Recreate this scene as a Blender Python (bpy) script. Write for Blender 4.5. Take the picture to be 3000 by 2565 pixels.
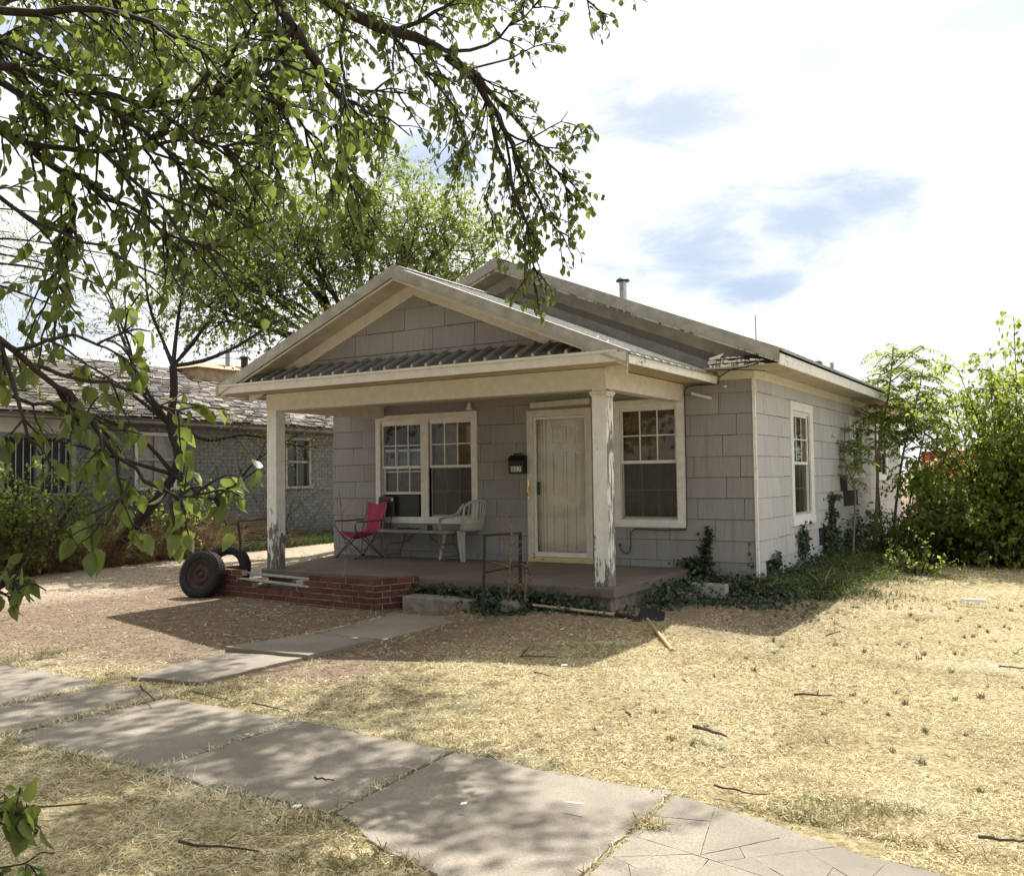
import bpy, math, random
import numpy as np
from mathutils import Vector, Matrix

for o in list(bpy.data.objects): bpy.data.objects.remove(o)
scene = bpy.context.scene
COL = scene.collection
rng = random.Random(7)
nrng = np.random.default_rng(11)

# ------------------------------------------------------------------ camera
CAM = np.array([3.4405, -11.4845, 1.3609])
FPX = 2733.84
YAW, PITCH, ROLL = 0.545516, 0.042878, -0.0133849
def cam_axes():
    f = np.array([-math.sin(YAW)*math.cos(PITCH), math.cos(YAW)*math.cos(PITCH), math.sin(PITCH)])
    r = np.array([math.cos(YAW), math.sin(YAW), 0.0]); u = np.cross(r, f)
    c, s = math.cos(ROLL), math.sin(ROLL)
    return r*c+u*s, -r*s+u*c, f
CR, CU, CF = cam_axes()
cd = bpy.data.cameras.new('camera'); cam = bpy.data.objects.new('camera', cd); COL.objects.link(cam)
cd.sensor_width = 36; cd.lens = 36*FPX/3000; cd.clip_start = 0.05; cd.clip_end = 3000
cam.matrix_world = Matrix(((CR[0], CU[0], -CF[0], CAM[0]), (CR[1], CU[1], -CF[1], CAM[1]), (CR[2], CU[2], -CF[2], CAM[2]), (0, 0, 0, 1)))
scene.camera = cam
# a photo pixel gives a direction; the distance comes from the plane it touches
def ray(u, v): return CF+CR*((u-1500)/FPX)-CU*((v-1282.5)/FPX)
def pz(u, v, z): r = ray(u, v); return CAM+r*((z-CAM[2])/r[2])
def px_(u, v, x): r = ray(u, v); return CAM+r*((x-CAM[0])/r[0])
def py_(u, v, y): r = ray(u, v); return CAM+r*((y-CAM[1])/r[1])
def pd(u, v, d): return CAM+ray(u, v)*d
K = 3000/2072.0

# ------------------------------------------------------------------ light
SUN = Vector((-0.15, 0.70, 1.0)).normalized()
SUN_EL = math.asin(SUN.z); SUN_AZ = math.atan2(SUN.x, SUN.y)
world = bpy.data.worlds.new('World'); scene.world = world; world.use_nodes = True
sd = bpy.data.lights.new('sun', 'SUN'); sun = bpy.data.objects.new('sun', sd); COL.objects.link(sun)
sd.energy = 5.0; sd.angle = math.radians(0.5); sd.color = (1.0, 0.965, 0.91)
sun.rotation_euler = (-SUN).to_track_quat('-Z', 'Y').to_euler(); sun.location = (-4, 20, 30)
vs = scene.view_settings
vs.view_transform = 'Standard'; vs.look = 'None'; vs.gamma = 1; vs.use_curve_mapping = False; vs.exposure = 0.95

class NT:
    """tiny node-tree helper"""
    def __init__(s, tree): s.t = tree; s.n = tree.nodes; s.l = tree.links
    def add(s, typ, **kw):
        nd = s.n.new(typ)
        for k, v in kw.items():
            if hasattr(nd, k) and k not in ('inputs',): setattr(nd, k, v)
        return nd
    def put(s, nd, i, v):
        if isinstance(v, bpy.types.NodeSocket): s.l.new(v, nd.inputs[i])
        elif v is not None: nd.inputs[i].default_value = v
    def math(s, op, a, b=None, clamp=False):
        nd = s.add('ShaderNodeMath', operation=op, use_clamp=clamp); s.put(nd, 0, a); s.put(nd, 1, b); return nd.outputs[0]
    def vmath(s, op, a, b=None, out=0):
        nd = s.add('ShaderNodeVectorMath', operation=op); s.put(nd, 0, a); s.put(nd, 1, b); return nd.outputs[out]
    def noise(s, vec, scale, detail=4, rough=.55, dist=0.0):
        nd = s.add('ShaderNodeTexNoise'); s.put(nd, 'Vector', vec); s.put(nd, 'Scale', scale); s.put(nd, 'Detail', detail)
        s.put(nd, 'Roughness', rough); s.put(nd, 'Distortion', dist); return nd.outputs[0]
    def ramp(s, fac, *stops, interp='LINEAR'):
        nd = s.add('ShaderNodeValToRGB'); nd.color_ramp.interpolation = interp; e = nd.color_ramp.elements
        while len(e) < len(stops): e.new(0.5)
        for q, (p, c) in zip(e, stops):
            q.position = p; q.color = (c, c, c, 1) if isinstance(c, (int, float)) else (c[0], c[1], c[2], 1)
        s.put(nd, 0, fac); return nd.outputs[0]
    def mix(s, fac, a, b, blend='MIX'):
        nd = s.add('ShaderNodeMix', data_type='RGBA', blend_type=blend)
        def cv(c): return c if isinstance(c, bpy.types.NodeSocket) else (c[0], c[1], c[2], 1)
        s.put(nd, 0, fac); s.put(nd, 6, cv(a)); s.put(nd, 7, cv(b)); return nd.outputs[2]
    def mapping(s, vec, scale=(1, 1, 1), rot=(0, 0, 0), loc=(0, 0, 0)):
        nd = s.add('ShaderNodeMapping'); s.put(nd, 0, vec); s.put(nd, 1, loc); s.put(nd, 2, rot); s.put(nd, 3, scale); return nd.outputs[0]

def build_world():
    t = NT(world.node_tree); t.n.clear()
    out = t.add('ShaderNodeOutputWorld'); bg = t.add('ShaderNodeBackground'); t.l.new(bg.outputs[0], out.inputs[0])
    sky = t.add('ShaderNodeTexSky', sky_type='NISHITA', sun_disc=False)
    sky.sun_elevation = SUN_EL; sky.sun_rotation = SUN_AZ; sky.altitude = 500; sky.air_density = 1.0; sky.dust_density = 1.6; sky.ozone_density = 1.2
    tc = t.add('ShaderNodeTexCoord'); d = tc.outputs['Generated']
    sp = t.add('ShaderNodeSeparateXYZ'); t.put(sp, 0, d)
    zz = t.math('ADD', t.math('MAXIMUM', sp.outputs[2], 0.0), 0.14)
    cb = t.add('ShaderNodeCombineXYZ'); t.put(cb, 0, t.math('DIVIDE', sp.outputs[0], zz)); t.put(cb, 1, t.math('DIVIDE', sp.outputs[1], zz))
    n1 = t.noise(cb.outputs[0], 1.15, 7, .6, .35)
    n2 = t.noise(t.mapping(d, (1, 1, 2.6)), 9, 7, .62, .5)
    holes = t.ramp(n1, (.36, 1.0), (.50, 0.0))                       # thin places of the cloud sheet
    total = t.math('MULTIPLY', holes, 0.30)
    for (u, v, rad, amp) in ((1340, 240, .10, .75), (1645, 440, .105, .85), (1400, 512, .11, .9), (1530, 590, .06, .95), (1250, 260, .06, .5), (900, 335, .075, .9), (60, 90, .09, .7), (2010, 25, .08, .4), (1650, 120, .05, .35), (1180, 300, .05, .45), (40, 640, .09, .6)):
        c = ray(u*K, v*K); c = c/np.linalg.norm(c)
        df = t.vmath('MULTIPLY', t.vmath('SUBTRACT', d, tuple(c)), (1, 1, 2.3))
        ln = t.vmath('LENGTH', df, out=1)
        ln = t.math('ADD', t.math('DIVIDE', ln, rad), t.math('MULTIPLY', t.math('SUBTRACT', n2, .5), 2.2))
        mr = t.add('ShaderNodeMapRange', interpolation_type='SMOOTHSTEP'); t.put(mr, 0, ln); mr.inputs[1].default_value = 1.25; mr.inputs[2].default_value = 0.2
        total = t.math('MAXIMUM', total, t.math('MULTIPLY', mr.outputs[0], amp))
    cloud = t.mix(t.noise(cb.outputs[0], 3.0, 5), (10.6, 10.9, 11.4), (14.0, 14.0, 14.0))
    low = t.mix(.85, sky.outputs[0], (6.2, 7.6, 9.7))
    col = t.mix(total, cloud, low)
    t.put(bg, 0, col); bg.inputs[1].default_value = 0.05
build_world()

# ------------------------------------------------------------------ materials
MATS = {}
def newmat(name):
    m = bpy.data.materials.new(name); m.use_nodes = True; t = NT(m.node_tree)
    b = next(n for n in t.n if n.type == 'BSDF_PRINCIPLED'); out = next(n for n in t.n if n.type == 'OUTPUT_MATERIAL')
    MATS[name] = m; return m, t, b, out
def bump(t, b, h, dist=.01, strength=.6):
    bp = t.add('ShaderNodeBump'); t.put(bp, 'Height', h); t.put(bp, 'Distance', dist); t.put(bp, 'Strength', strength); t.l.new(bp.outputs[0], b.inputs['Normal'])
def objco(t): return t.add('ShaderNodeTexCoord').outputs['Object']
def geo(t): return t.add('ShaderNodeNewGeometry')
def wpos(t): return geo(t).outputs['Position']
def simple(name, c, rough=.6, var=.25, scale=8, metal=0, bumpd=0, c2=None, rnd=0, spec=.4, world_co=True):
    """base colour with mottled wear"""
    m, t, b, out = newmat(name)
    co = wpos(t) if world_co else objco(t)
    n = t.noise(co, scale, 6, .62)
    c2 = c2 or tuple(x*(1-var) for x in c); c1 = tuple(min(1, x*(1+var*.5)) for x in c)
    col = t.mix(t.ramp(n, (.32, 0.0), (.68, 1.0)), c2, c1)
    if rnd:
        r = t.add('ShaderNodeObjectInfo').outputs['Random']
        i = geo(t).outputs['Random Per Island']
        k = t.math('ADD', t.math('MULTIPLY', t.math('FRACT', t.math('ADD', r, i)), rnd), 1-rnd*.5)
        mm = t.add('ShaderNodeVectorMath', operation='SCALE'); t.put(mm, 0, col); t.put(mm, 3, k); col = mm.outputs[0]
    t.put(b, 'Base Color', col); t.put(b, 'Roughness', rough); t.put(b, 'Metallic', metal); b.inputs['Specular IOR Level'].default_value = spec
    if bumpd: bump(t, b, t.noise(co, scale*6, 5), bumpd)
    return m
def peeling(name, paint, wood, amount=.5, stretch=(1, 1, .16), scale=22, soft=.03, fade=None):
    """old paint flaking off weathered wood; fade=(z0,z1): flakes more towards z0"""
    m, t, b, out = newmat(name)
    co = wpos(t); v = t.mapping(co, stretch)
    n = t.noise(v, scale, 6, .66, .6); big = t.noise(co, 3.2, 3)
    f = t.math('ADD', t.math('MULTIPLY', n, .65), t.math('MULTIPLY', big, .45))
    if fade:
        sp = t.add('ShaderNodeSeparateXYZ'); t.put(sp, 0, co)
        mr = t.add('ShaderNodeMapRange'); t.put(mr, 0, sp.outputs[2]); mr.inputs[1].default_value = fade[0]; mr.inputs[2].default_value = fade[1]; mr.inputs[3].default_value = fade[2]; mr.inputs[4].default_value = fade[3]
        f = t.math('ADD', f, mr.outputs[0])
    msk = t.ramp(f, (amount-soft, 0.0), (amount+soft, 1.0))
    dirt = t.noise(co, 9, 6, .65)
    pc = t.mix(t.ramp(dirt, (.3, 0.0), (.7, 1.0)), tuple(x*.78 for x in paint), paint)
    wc = t.mix(t.noise(v, scale*3, 4), tuple(x*.55 for x in wood), wood)
    t.put(b, 'Base Color', t.mix(msk, wc, pc)); t.put(b, 'Roughness', .62)
    bump(t, b, msk, .004, .7)
    return m
def build_materials():
    # shingle siding: purplish grey paint over a striated face
    for nm, c in (('siding', (.246, .238, .240)), ('siding_side_lit', (.395, .396, .408))):  # side wall copy is paler: its brighter light is put into the paint
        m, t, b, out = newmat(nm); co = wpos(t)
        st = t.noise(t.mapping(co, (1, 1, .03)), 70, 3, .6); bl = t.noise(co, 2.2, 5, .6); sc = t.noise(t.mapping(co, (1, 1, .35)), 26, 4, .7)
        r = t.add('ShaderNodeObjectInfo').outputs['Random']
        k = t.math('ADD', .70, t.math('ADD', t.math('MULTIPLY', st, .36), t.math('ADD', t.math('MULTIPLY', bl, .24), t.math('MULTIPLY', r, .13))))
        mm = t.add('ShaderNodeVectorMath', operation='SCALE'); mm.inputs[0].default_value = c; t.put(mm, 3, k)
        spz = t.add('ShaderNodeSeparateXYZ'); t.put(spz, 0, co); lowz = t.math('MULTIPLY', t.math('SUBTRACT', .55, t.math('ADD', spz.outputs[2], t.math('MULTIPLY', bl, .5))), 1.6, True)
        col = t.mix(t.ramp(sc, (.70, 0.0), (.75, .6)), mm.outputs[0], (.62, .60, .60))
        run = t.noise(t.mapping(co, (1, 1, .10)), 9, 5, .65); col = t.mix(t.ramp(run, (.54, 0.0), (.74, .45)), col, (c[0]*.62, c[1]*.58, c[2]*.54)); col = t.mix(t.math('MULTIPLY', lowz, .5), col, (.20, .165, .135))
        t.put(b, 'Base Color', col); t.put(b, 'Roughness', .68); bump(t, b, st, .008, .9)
    simple('felt', (.022, .021, .023), .9, .5, 14)
    peeling('white_trim', (.74, .735, .715), (.22, .19, .16), .375, (1, 1, .5), 26)
    peeling('cream_trim', (.66, .625, .56), (.24, .19, .15), .335, (1, 1, 1), 18)
    peeling('post_paint', (.72, .71, .69), (.17, .155, .14), .495, (1, 1, .2), 20, .018, (.15, 1.6, -.10, .15))
    peeling('post_paint_worn', (.80, .79, .76), (.21, .20, .19), .585, (1, 1, .16), 22, .015, (.15, 2.1, -.02, .06))
    peeling('fascia_paint', (.80, .79, .76), (.20, .17, .14), .43, (.5, .5, 1), 30)
    simple('vinyl_white', (.70, .70, .68), .4, .12, 6)
    simple('door_cream', (.78, .765, .69), .45, .12, 5)
    simple('soffit', (.50, .45, .37), .8, .25, 4)
    simple('soffit_ochre', (.46, .385, .27), .8, .25, 4)
    # weathered galvanised roof metal
    m, t, b, out = newmat('roof_metal'); co = wpos(t)
    n = t.noise(t.mapping(co, (.6, 1, 2)), 9, 6, .65); g = t.noise(co, 1.6, 4)
    t.put(b, 'Base Color', t.mix(t.ramp(n, (.35, 0.0), (.7, 1.0)), (.20, .19, .17), (.37, .36, .33))); t.put(b, 'Metallic', .35); t.put(b, 'Roughness', t.ramp(g, (.3, .36), (.7, .6)))
    bump(t, b, n, .003, .4)
    simple('rake_metal', (.36, .345, .31), .5, .3, 7, .15)
    simple('pent_dark', (.10, .095, .088), .6, .4, 8, .2)
    simple('galvanised', (.42, .43, .44), .38, .3, 9, .8)
    # painted brick of the neighbour, red brick of the planter
    simple('brick_grey', (.175, .18, .176), .8, .3, 12, rnd=.28, bumpd=.004)
    simple('mortar_grey', (.125, .13, .128), .9, .3, 12)
    m = simple('brick_red', (.115, .040, .028), .82, .45, 30, rnd=.55, bumpd=.006)
    simple('mortar', (.36, .30, .25), .95, .35, 22, bumpd=.004)
    # roof shingles of the neighbour: bleached, curled, uneven
    m, t, b, out = newmat('old_shingle'); i = geo(t).outputs['Random Per Island']; r = t.add('ShaderNodeObjectInfo').outputs['Random']
    f = t.math('FRACT', t.math('ADD', i, r)); n = t.noise(wpos(t), 5, 6, .7)
    c = t.ramp(t.math('ADD', t.math('MULTIPLY', f, .5), t.math('MULTIPLY', n, .5)), (.28, (.028, .024, .021)), (.47, (.075, .062, .050)), (.62, (.14, .115, .09)), (.80, (.32, .27, .21)))
    t.put(b, 'Base Color', c); t.put(b, 'Roughness', .9)
    simple('roof_tan', (.42, .30, .18), .9, .35, 5)
    # concrete
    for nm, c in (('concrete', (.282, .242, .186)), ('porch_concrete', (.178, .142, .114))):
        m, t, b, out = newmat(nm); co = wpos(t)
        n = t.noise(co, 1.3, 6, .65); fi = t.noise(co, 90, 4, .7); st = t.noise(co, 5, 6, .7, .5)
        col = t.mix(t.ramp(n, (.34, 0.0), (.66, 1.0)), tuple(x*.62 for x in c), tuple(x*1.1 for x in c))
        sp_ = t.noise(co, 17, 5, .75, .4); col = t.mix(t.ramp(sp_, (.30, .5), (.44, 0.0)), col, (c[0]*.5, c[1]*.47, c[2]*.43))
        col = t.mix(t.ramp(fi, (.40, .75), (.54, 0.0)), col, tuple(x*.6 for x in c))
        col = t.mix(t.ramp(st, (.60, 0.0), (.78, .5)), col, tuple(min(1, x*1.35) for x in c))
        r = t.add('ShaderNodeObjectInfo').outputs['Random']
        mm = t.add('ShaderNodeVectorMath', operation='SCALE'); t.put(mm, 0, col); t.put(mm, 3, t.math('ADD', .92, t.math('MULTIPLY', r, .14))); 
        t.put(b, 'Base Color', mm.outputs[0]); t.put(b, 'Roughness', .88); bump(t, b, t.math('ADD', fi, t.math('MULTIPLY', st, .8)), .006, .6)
    simple('old_concrete', (.25, .215, .175), .95, .45, 9, bumpd=.012)
    # ground: reddish bare soil, straw thatch to the right and on the strip by the street
    m, t, b, out = newmat('soil'); co = wpos(t)
    sp = t.add('ShaderNodeSeparateXYZ'); t.put(sp, 0, co); X, Y = sp.outputs[0], sp.outputs[1]
    w = t.math('MULTIPLY', t.math('SUBTRACT', t.noise(co, .75, 5, .6), .5), 3.4)
    right = t.math('ADD', t.math('ADD', X, 1.9), w)                     # >0: lawn side
    right = t.math('MULTIPLY', right, .8, True)
    strip = t.math('MULTIPLY', t.math('ADD', t.math('SUBTRACT', -6.1, Y), t.math('MULTIPLY', w, .5)), .9, True)
    drive = t.math('MULTIPLY', t.math('ADD', t.math('SUBTRACT', -7.6, X), t.math('MULTIPLY', w, .5)), .7, True)
    near = t.math('MULTIPLY', t.math('ADD', t.math('ADD', Y, 3.6), t.math('MULTIPLY', w, .6)), .7, True)   # litter and bare soil by the porch
    hb = t.math('MULTIPLY', t.math('SUBTRACT', 1.7, X), 1.2, True)
    near = t.math('MULTIPLY', near, hb)
    gf = t.noise(co, 26, 7, .72, .3); gm = t.noise(co, 6, 6, .65, .3); gb = t.noise(co, .9, 5, .6)
    soil = t.mix(t.ramp(gm, (.32, 0.0), (.68, 1.0)), (.165, .118, .082), (.29, .218, .152))
    soil = t.mix(t.ramp(gf, (.40, .7), (.52, 0.0)), soil, (.11, .075, .05))
    straw = t.mix(t.ramp(gf, (.38, 0.0), (.60, 1.0)), (.19, .14, .072), (.54, .455, .27))
    straw = t.mix(t.ramp(gb, (.40, .45), (.6, 0.0)), straw, (.23, .19, .085))
    dr = t.mix(t.ramp(gm, (.35, 0.0), (.65, 1.0)), (.34, .265, .19), (.47, .385, .285))
    fac = t.math('MAXIMUM', right, strip)
    fac = t.math('MULTIPLY', fac, t.math('SUBTRACT', 1.0, t.math('MULTIPLY', near, .75)))
    col = t.mix(fac, soil, straw); col = t.mix(drive, col, dr)
    t.put(b, 'Base Color', col); t.put(b, 'Roughness', .97); b.inputs['Specular IOR Level'].default_value = .15
    bump(t, b, t.math('ADD', gf, t.math('MULTIPLY', gm, 1.5)), .03, .9)
    simple('litter_soil', (.12, .085, .06), .97, .5, 18, bumpd=.02)
    simple('red_soil', (.26, .165, .11), .97, .5, 18, bumpd=.02)
    # straw and grass blades
    def blades(nm, stops, trans=.25):
        m, t, b, out = newmat(nm); i = geo(t).outputs['Random Per Island']
        c = t.ramp(i, *stops)
        if nm == 'straw': c = t.mix(t.ramp(t.noise(wpos(t), 1.7, 5, .65), (.36, .5), (.50, 0.0)), c, (.36, .275, .155)); c = t.mix(t.ramp(t.noise(wpos(t), .8, 4, .6), (.52, 0.0), (.66, .6)), c, (.80, .75, .58))
        t.put(b, 'Base Color', c); t.put(b, 'Roughness', .8); b.inputs['Specular IOR Level'].default_value = .2
        tr = t.add('ShaderNodeBsdfTranslucent'); t.put(tr, 0, c); mx = t.add('ShaderNodeMixShader'); mx.inputs[0].default_value = trans
        t.l.new(b.outputs[0], mx.inputs[1]); t.l.new(tr.outputs[0], mx.inputs[2]); t.l.new(mx.outputs[0], out.inputs[0])
    blades('straw', ((0, (.16, .11, .05)), (.16, (.50, .405, .215)), (.45, (.72, .63, .39)), (1, (.84, .79, .58))))
    blades('straw_green', ((0, (.10, .11, .045)), (.45, (.20, .19, .08)), (1, (.38, .33, .16))))
    blades('tuft', ((0, (.09, .11, .07)), (.6, (.17, .18, .11)), (1, (.30, .28, .17))))
    blades('dry_grass', ((0, (.075, .048, .025)), (.5, (.17, .115, .06)), (1, (.32, .235, .13))))
    blades('green_grass', ((0, (.035, .065, .02)), (.6, (.075, .125, .035)), (1, (.15, .20, .06))))
    blades('dead_stalk', ((0, (.26, .19, .12)), (1, (.42, .33, .22))))
    def leaf(nm, stops, trans, tcol, rough=.45):
        m, t, b, out = newmat(nm); g = geo(t)
        r = t.add('ShaderNodeObjectInfo').outputs['Random']; f = t.math('FRACT', t.math('ADD', r, g.outputs['Random Per Island']))
        c = t.ramp(f, *stops); t.put(b, 'Base Color', c); t.put(b, 'Roughness', rough); b.inputs['Specular IOR Level'].default_value = .35
        tr = t.add('ShaderNodeBsdfTranslucent'); t.put(tr, 0, t.mix(f, tuple(x*.75 for x in tcol), tcol)); mx = t.add('ShaderNodeMixShader'); mx.inputs[0].default_value = trans
        t.l.new(b.outputs[0], mx.inputs[1]); t.l.new(tr.outputs[0], mx.inputs[2]); t.l.new(mx.outputs[0], out.inputs[0])
    leaf('leaf_near', ((0, (.040, .056, .016)), (.5, (.080, .110, .028)), (1, (.16, .19, .05))), .40, (.27, .34, .065))
    leaf('leaf_elm', ((0, (.045, .062, .018)), (.5, (.080, .105, .028)), (1, (.16, .19, .05))), .50, (.40, .48, .10))
    leaf('leaf_bush', ((0, (.070, .100, .022)), (.5, (.130, .175, .036)), (1, (.25, .29, .07))), .55, (.46, .54, .10))
    leaf('leaf_sapling', ((0, (.055, .082, .022)), (.5, (.100, .140, .035)), (1, (.20, .24, .065))), .52, (.42, .50, .10))
    leaf('leaf_ivy', ((0, (.018, .032, .018)), (.6, (.032, .055, .028)), (1, (.075, .10, .05))), .15, (.10, .16, .05))
    leaf('leaf_dead', ((0, (.05, .028, .018)), (1, (.13, .075, .045))), .2, (.14, .09, .05), .8)
    simple('bark', (.036, .028, .024), .92, .5, 22, bumpd=.02)
    simple('bark_pale', (.22, .175, .12), .9, .4, 30)
    simple('twig_dry', (.20, .15, .105), .9, .4, 30)
    # objects
    simple('rubber', (.022, .021, .021), .75, .4, 30, spec=.25)
    simple('rust', (.058, .036, .029), .85, .5, 22, bumpd=.004)
    simple('black_iron', (.014, .013, .014), .55, .4, 30)
    simple('pink_cloth', (.36, .050, .105), .85, .25, 14)
    simple('chair_tube', (.20, .135, .135), .45, .3, 20, .5)
    simple('dark_plastic', (.02, .02, .022), .45, .3, 20)
    simple('table_plastic', (.23, .225, .20), .6, .25, 8)
    simple('white_plastic', (.46, .455, .41), .5, .18, 9)
    simple('plate_white', (.75, .75, .73), .5, .08, 20)
    simple('brass', (.55, .40, .16), .3, .2, 20, .9)
    simple('brass_strip', (.62, .50, .26), .35, .15, 8, .4)
    simple('ac_case', (.075, .055, .05), .5, .3, 10)
    simple('interior', (.030, .027, .025), .95, .3, 3)
    simple('curtain_tan', (.24, .18, .11), .95, .4, 6)
    simple('curtain_dark', (.085, .085, .085), .95, .4, 6)
    simple('curtain_reflected_green', (.16, .20, .13), .95, .45, 9)  # green stands in for trees reflected in the side window
    simple('wood_handle', (.46, .34, .21), .6, .25, 25)
    simple('wood_handle_yellow', (.42, .30, .14), .55, .3, 25)
    simple('shovel_steel', (.028, .028, .03), .5, .4, 25, .4)
    simple('cinder', (.34, .33, .31), .95, .25, 40, bumpd=.006)
    simple('grey_board', (.40, .39, .36), .8, .35, 16)
    simple('stone', (.19, .15, .12), .95, .4, 14, bumpd=.01)
    simple('stick', (.062, .046, .036), .95, .4, 40)
    simple('paper', (.80, .79, .75), .8, .1, 20)
    simple('screen_grey', (.06, .062, .06), .8, .2, 20)
    simple('shed_white', (.60, .60, .59), .7, .15, 4)
    simple('red_paint', (.44, .035, .045), .5, .15, 4)
    simple('fence_wood', (.20, .095, .055), .85, .4, 8)
    simple('window_dark', (.035, .037, .036), .3, .4, 3)
    simple('flashing_grey', (.46, .455, .44), .6, .3, 5)
    simple('rake_tan', (.50, .465, .41), .75, .3, 5)
    simple('trim_grey', (.30, .30, .285), .7, .3, 6)
    # window glass: clear sheet with a mirror-like surface
    for nm, tint, gl in (('glass', (.95, .94, .92), .012), ('glass_screen', (.40, .41, .40), .25)):
        m, t, b, out = newmat(nm)
        tr = t.add('ShaderNodeBsdfTransparent'); tr.inputs[0].default_value = (*tint, 1)
        gs = t.add('ShaderNodeBsdfGlossy'); gs.inputs['Roughness'].default_value = gl; gs.inputs[0].default_value = (.9, .9, .9, 1)
        fr = t.add('ShaderNodeFresnel'); fr.inputs[0].default_value = 1.40
        mx = t.add('ShaderNodeMixShader'); t.l.new(fr.outputs[0], mx.inputs[0]); t.l.new(tr.outputs[0], mx.inputs[1]); t.l.new(gs.outputs[0], mx.inputs[2]); t.l.new(mx.outputs[0], out.inputs[0])
build_materials()

# ------------------------------------------------------------------ mesh helpers
class MB:
    """collects faces for ONE mesh object"""
    def __init__(s): s.v = []; s.f = []
    def add(s, vs, fs):
        k = len(s.v); s.v += [tuple(map(float, p)) for p in vs]; s.f += [tuple(i+k for i in f) for f in fs]; return s
    def box(s, a, b):
        x0, y0, z0 = a; x1, y1, z1 = b
        return s.add([(x0, y0, z0), (x1, y0, z0), (x1, y1, z0), (x0, y1, z0), (x0, y0, z1), (x1, y0, z1), (x1, y1, z1), (x0, y1, z1)],
                     [(0, 3, 2, 1), (4, 5, 6, 7), (0, 1, 5, 4), (1, 2, 6, 5), (2, 3, 7, 6), (3, 0, 4, 7)])
    def prism(s, poly, off):
        """polygon (3D points) pushed along off"""
        n = len(poly); p = [np.array(q, float) for q in poly]; o = np.array(off, float)
        return s.add(p+[q+o for q in p], [tuple(range(n))[::-1], tuple(range(n, 2*n))]+[(i, (i+1) % n, n+(i+1) % n, n+i) for i in range(n)])
    def bar(s, a, b, w, h, up=(0, 0, 1)):
        a = Vector(a); b = Vector(b); d = (b-a).normalized(); up = Vector(up); x = d.cross(up)
        if x.length < 1e-4: x = d.cross(Vector((1, 0, 0)))
        x.normalize(); y = x.cross(d); q = [(-w/2, -h/2), (w/2, -h/2), (w/2, h/2), (-w/2, h/2)]
        return s.add([a+x*i+y*j for i, j in q]+[b+x*i+y*j for i, j in q], [(0, 1, 2, 3), (7, 6, 5, 4), (0, 4, 5, 1), (1, 5, 6, 2), (2, 6, 7, 3), (3, 7, 4, 0)])
    def tube(s, pts, r, n=8, cap=True):
        P = [Vector(p) for p in pts]; R = r if isinstance(r, (list, tuple)) else [r]*len(P); k = len(s.v); prev = None
        for i, p in enumerate(P):
            d = (P[min(i+1, len(P)-1)]-P[max(i-1, 0)]).normalized()
            if prev is None: x = d.orthogonal().normalized()
            else: x = (prev-d*prev.dot(d)).normalized()
            prev = x; y = d.cross(x)
            for j in range(n):
                a = 2*math.pi*j/n; s.v.append(tuple(p+(x*math.cos(a)+y*math.sin(a))*R[i]))
        for i in range(len(P)-1):
            for j in range(n): s.f.append((k+i*n+j, k+i*n+(j+1) % n, k+(i+1)*n+(j+1) % n, k+(i+1)*n+j))
        if cap: s.f.append(tuple(k+j for j in range(n))[::-1]); s.f.append(tuple(k+(len(P)-1)*n+j for j in range(n)))
        return s
    def lathe(s, prof, n=32, axis='z', c=(0, 0, 0), closed=False):
        k = len(s.v); m = len(prof)
        for i in range(n):
            a = 2*math.pi*i/n
            for r, h in prof:
                s.v.append((c[0]+r*math.cos(a), c[1]+r*math.sin(a), c[2]+h))
        for i in range(n):
            for j in range(m if closed else m-1): s.f.append((k+i*m+j, k+((i+1) % n)*m+j, k+((i+1) % n)*m+(j+1) % m, k+i*m+(j+1) % m))
        return s
    def grid(s, fn, nu, nv):
        k = len(s.v)
        for i in range(nu+1):
            for j in range(nv+1): s.v.append(tuple(fn(i/nu, j/nv)))
        for i in range(nu):
            for j in range(nv): a = k+i*(nv+1)+j; s.f.append((a, a+nv+1, a+nv+2, a+1))
        return s
    def mesh(s, name, smooth=False):
        me = bpy.data.meshes.new(name); me.from_pydata(s.v, [], s.f); me.validate()
        if smooth: me.polygons.foreach_set('use_smooth', [True]*len(me.polygons))
        me.update(); return me
def obj(name, mb, mat, parent=None, smooth=False, bevel=0, loc=None, rot=None):
    me = mb.mesh(name, smooth) if isinstance(mb, MB) else mb
    if mat and not me.materials: me.materials.append(MATS[mat])
    o = bpy.data.objects.new(name, me); COL.objects.link(o)
    if parent: o.parent = parent
    if loc is not None: o.location = loc
    if rot is not None: o.rotation_euler = rot
    if bevel:
        md = o.modifiers.new('bevel', 'BEVEL'); md.width = bevel; md.segments = 2; md.limit_method = 'ANGLE'
    return o
def tag(o, label, cat, group=None, kind=None):
    o['label'] = label; o['category'] = cat
    if group: o['group'] = group
    if kind: o['kind'] = kind
    return o
def empty(name, loc=(0, 0, 0), rz=0):
    o = bpy.data.objects.new(name, None); COL.objects.link(o); o.location = loc; o.rotation_euler = (0, 0, rz); o.empty_display_size = .2; return o
def copy_tree(o, parent=None):
    c = o.copy(); COL.objects.link(c); c.parent = parent
    for ch in o.children: copy_tree(ch, c)
    return c
def tri_mesh(name, V, F):
    """fast mesh from arrays: V (n,3), F (m,3)"""
    me = bpy.data.meshes.new(name); V = np.asarray(V, np.float32); F = np.asarray(F, np.int32)
    me.vertices.add(len(V)); me.vertices.foreach_set('co', V.ravel()); me.loops.add(F.size); me.loops.foreach_set('vertex_index', F.ravel())
    me.polygons.add(len(F)); me.polygons.foreach_set('loop_start', np.arange(0, F.size, 3, dtype=np.int32)); me.update(calc_edges=True); me.validate(); return me
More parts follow.
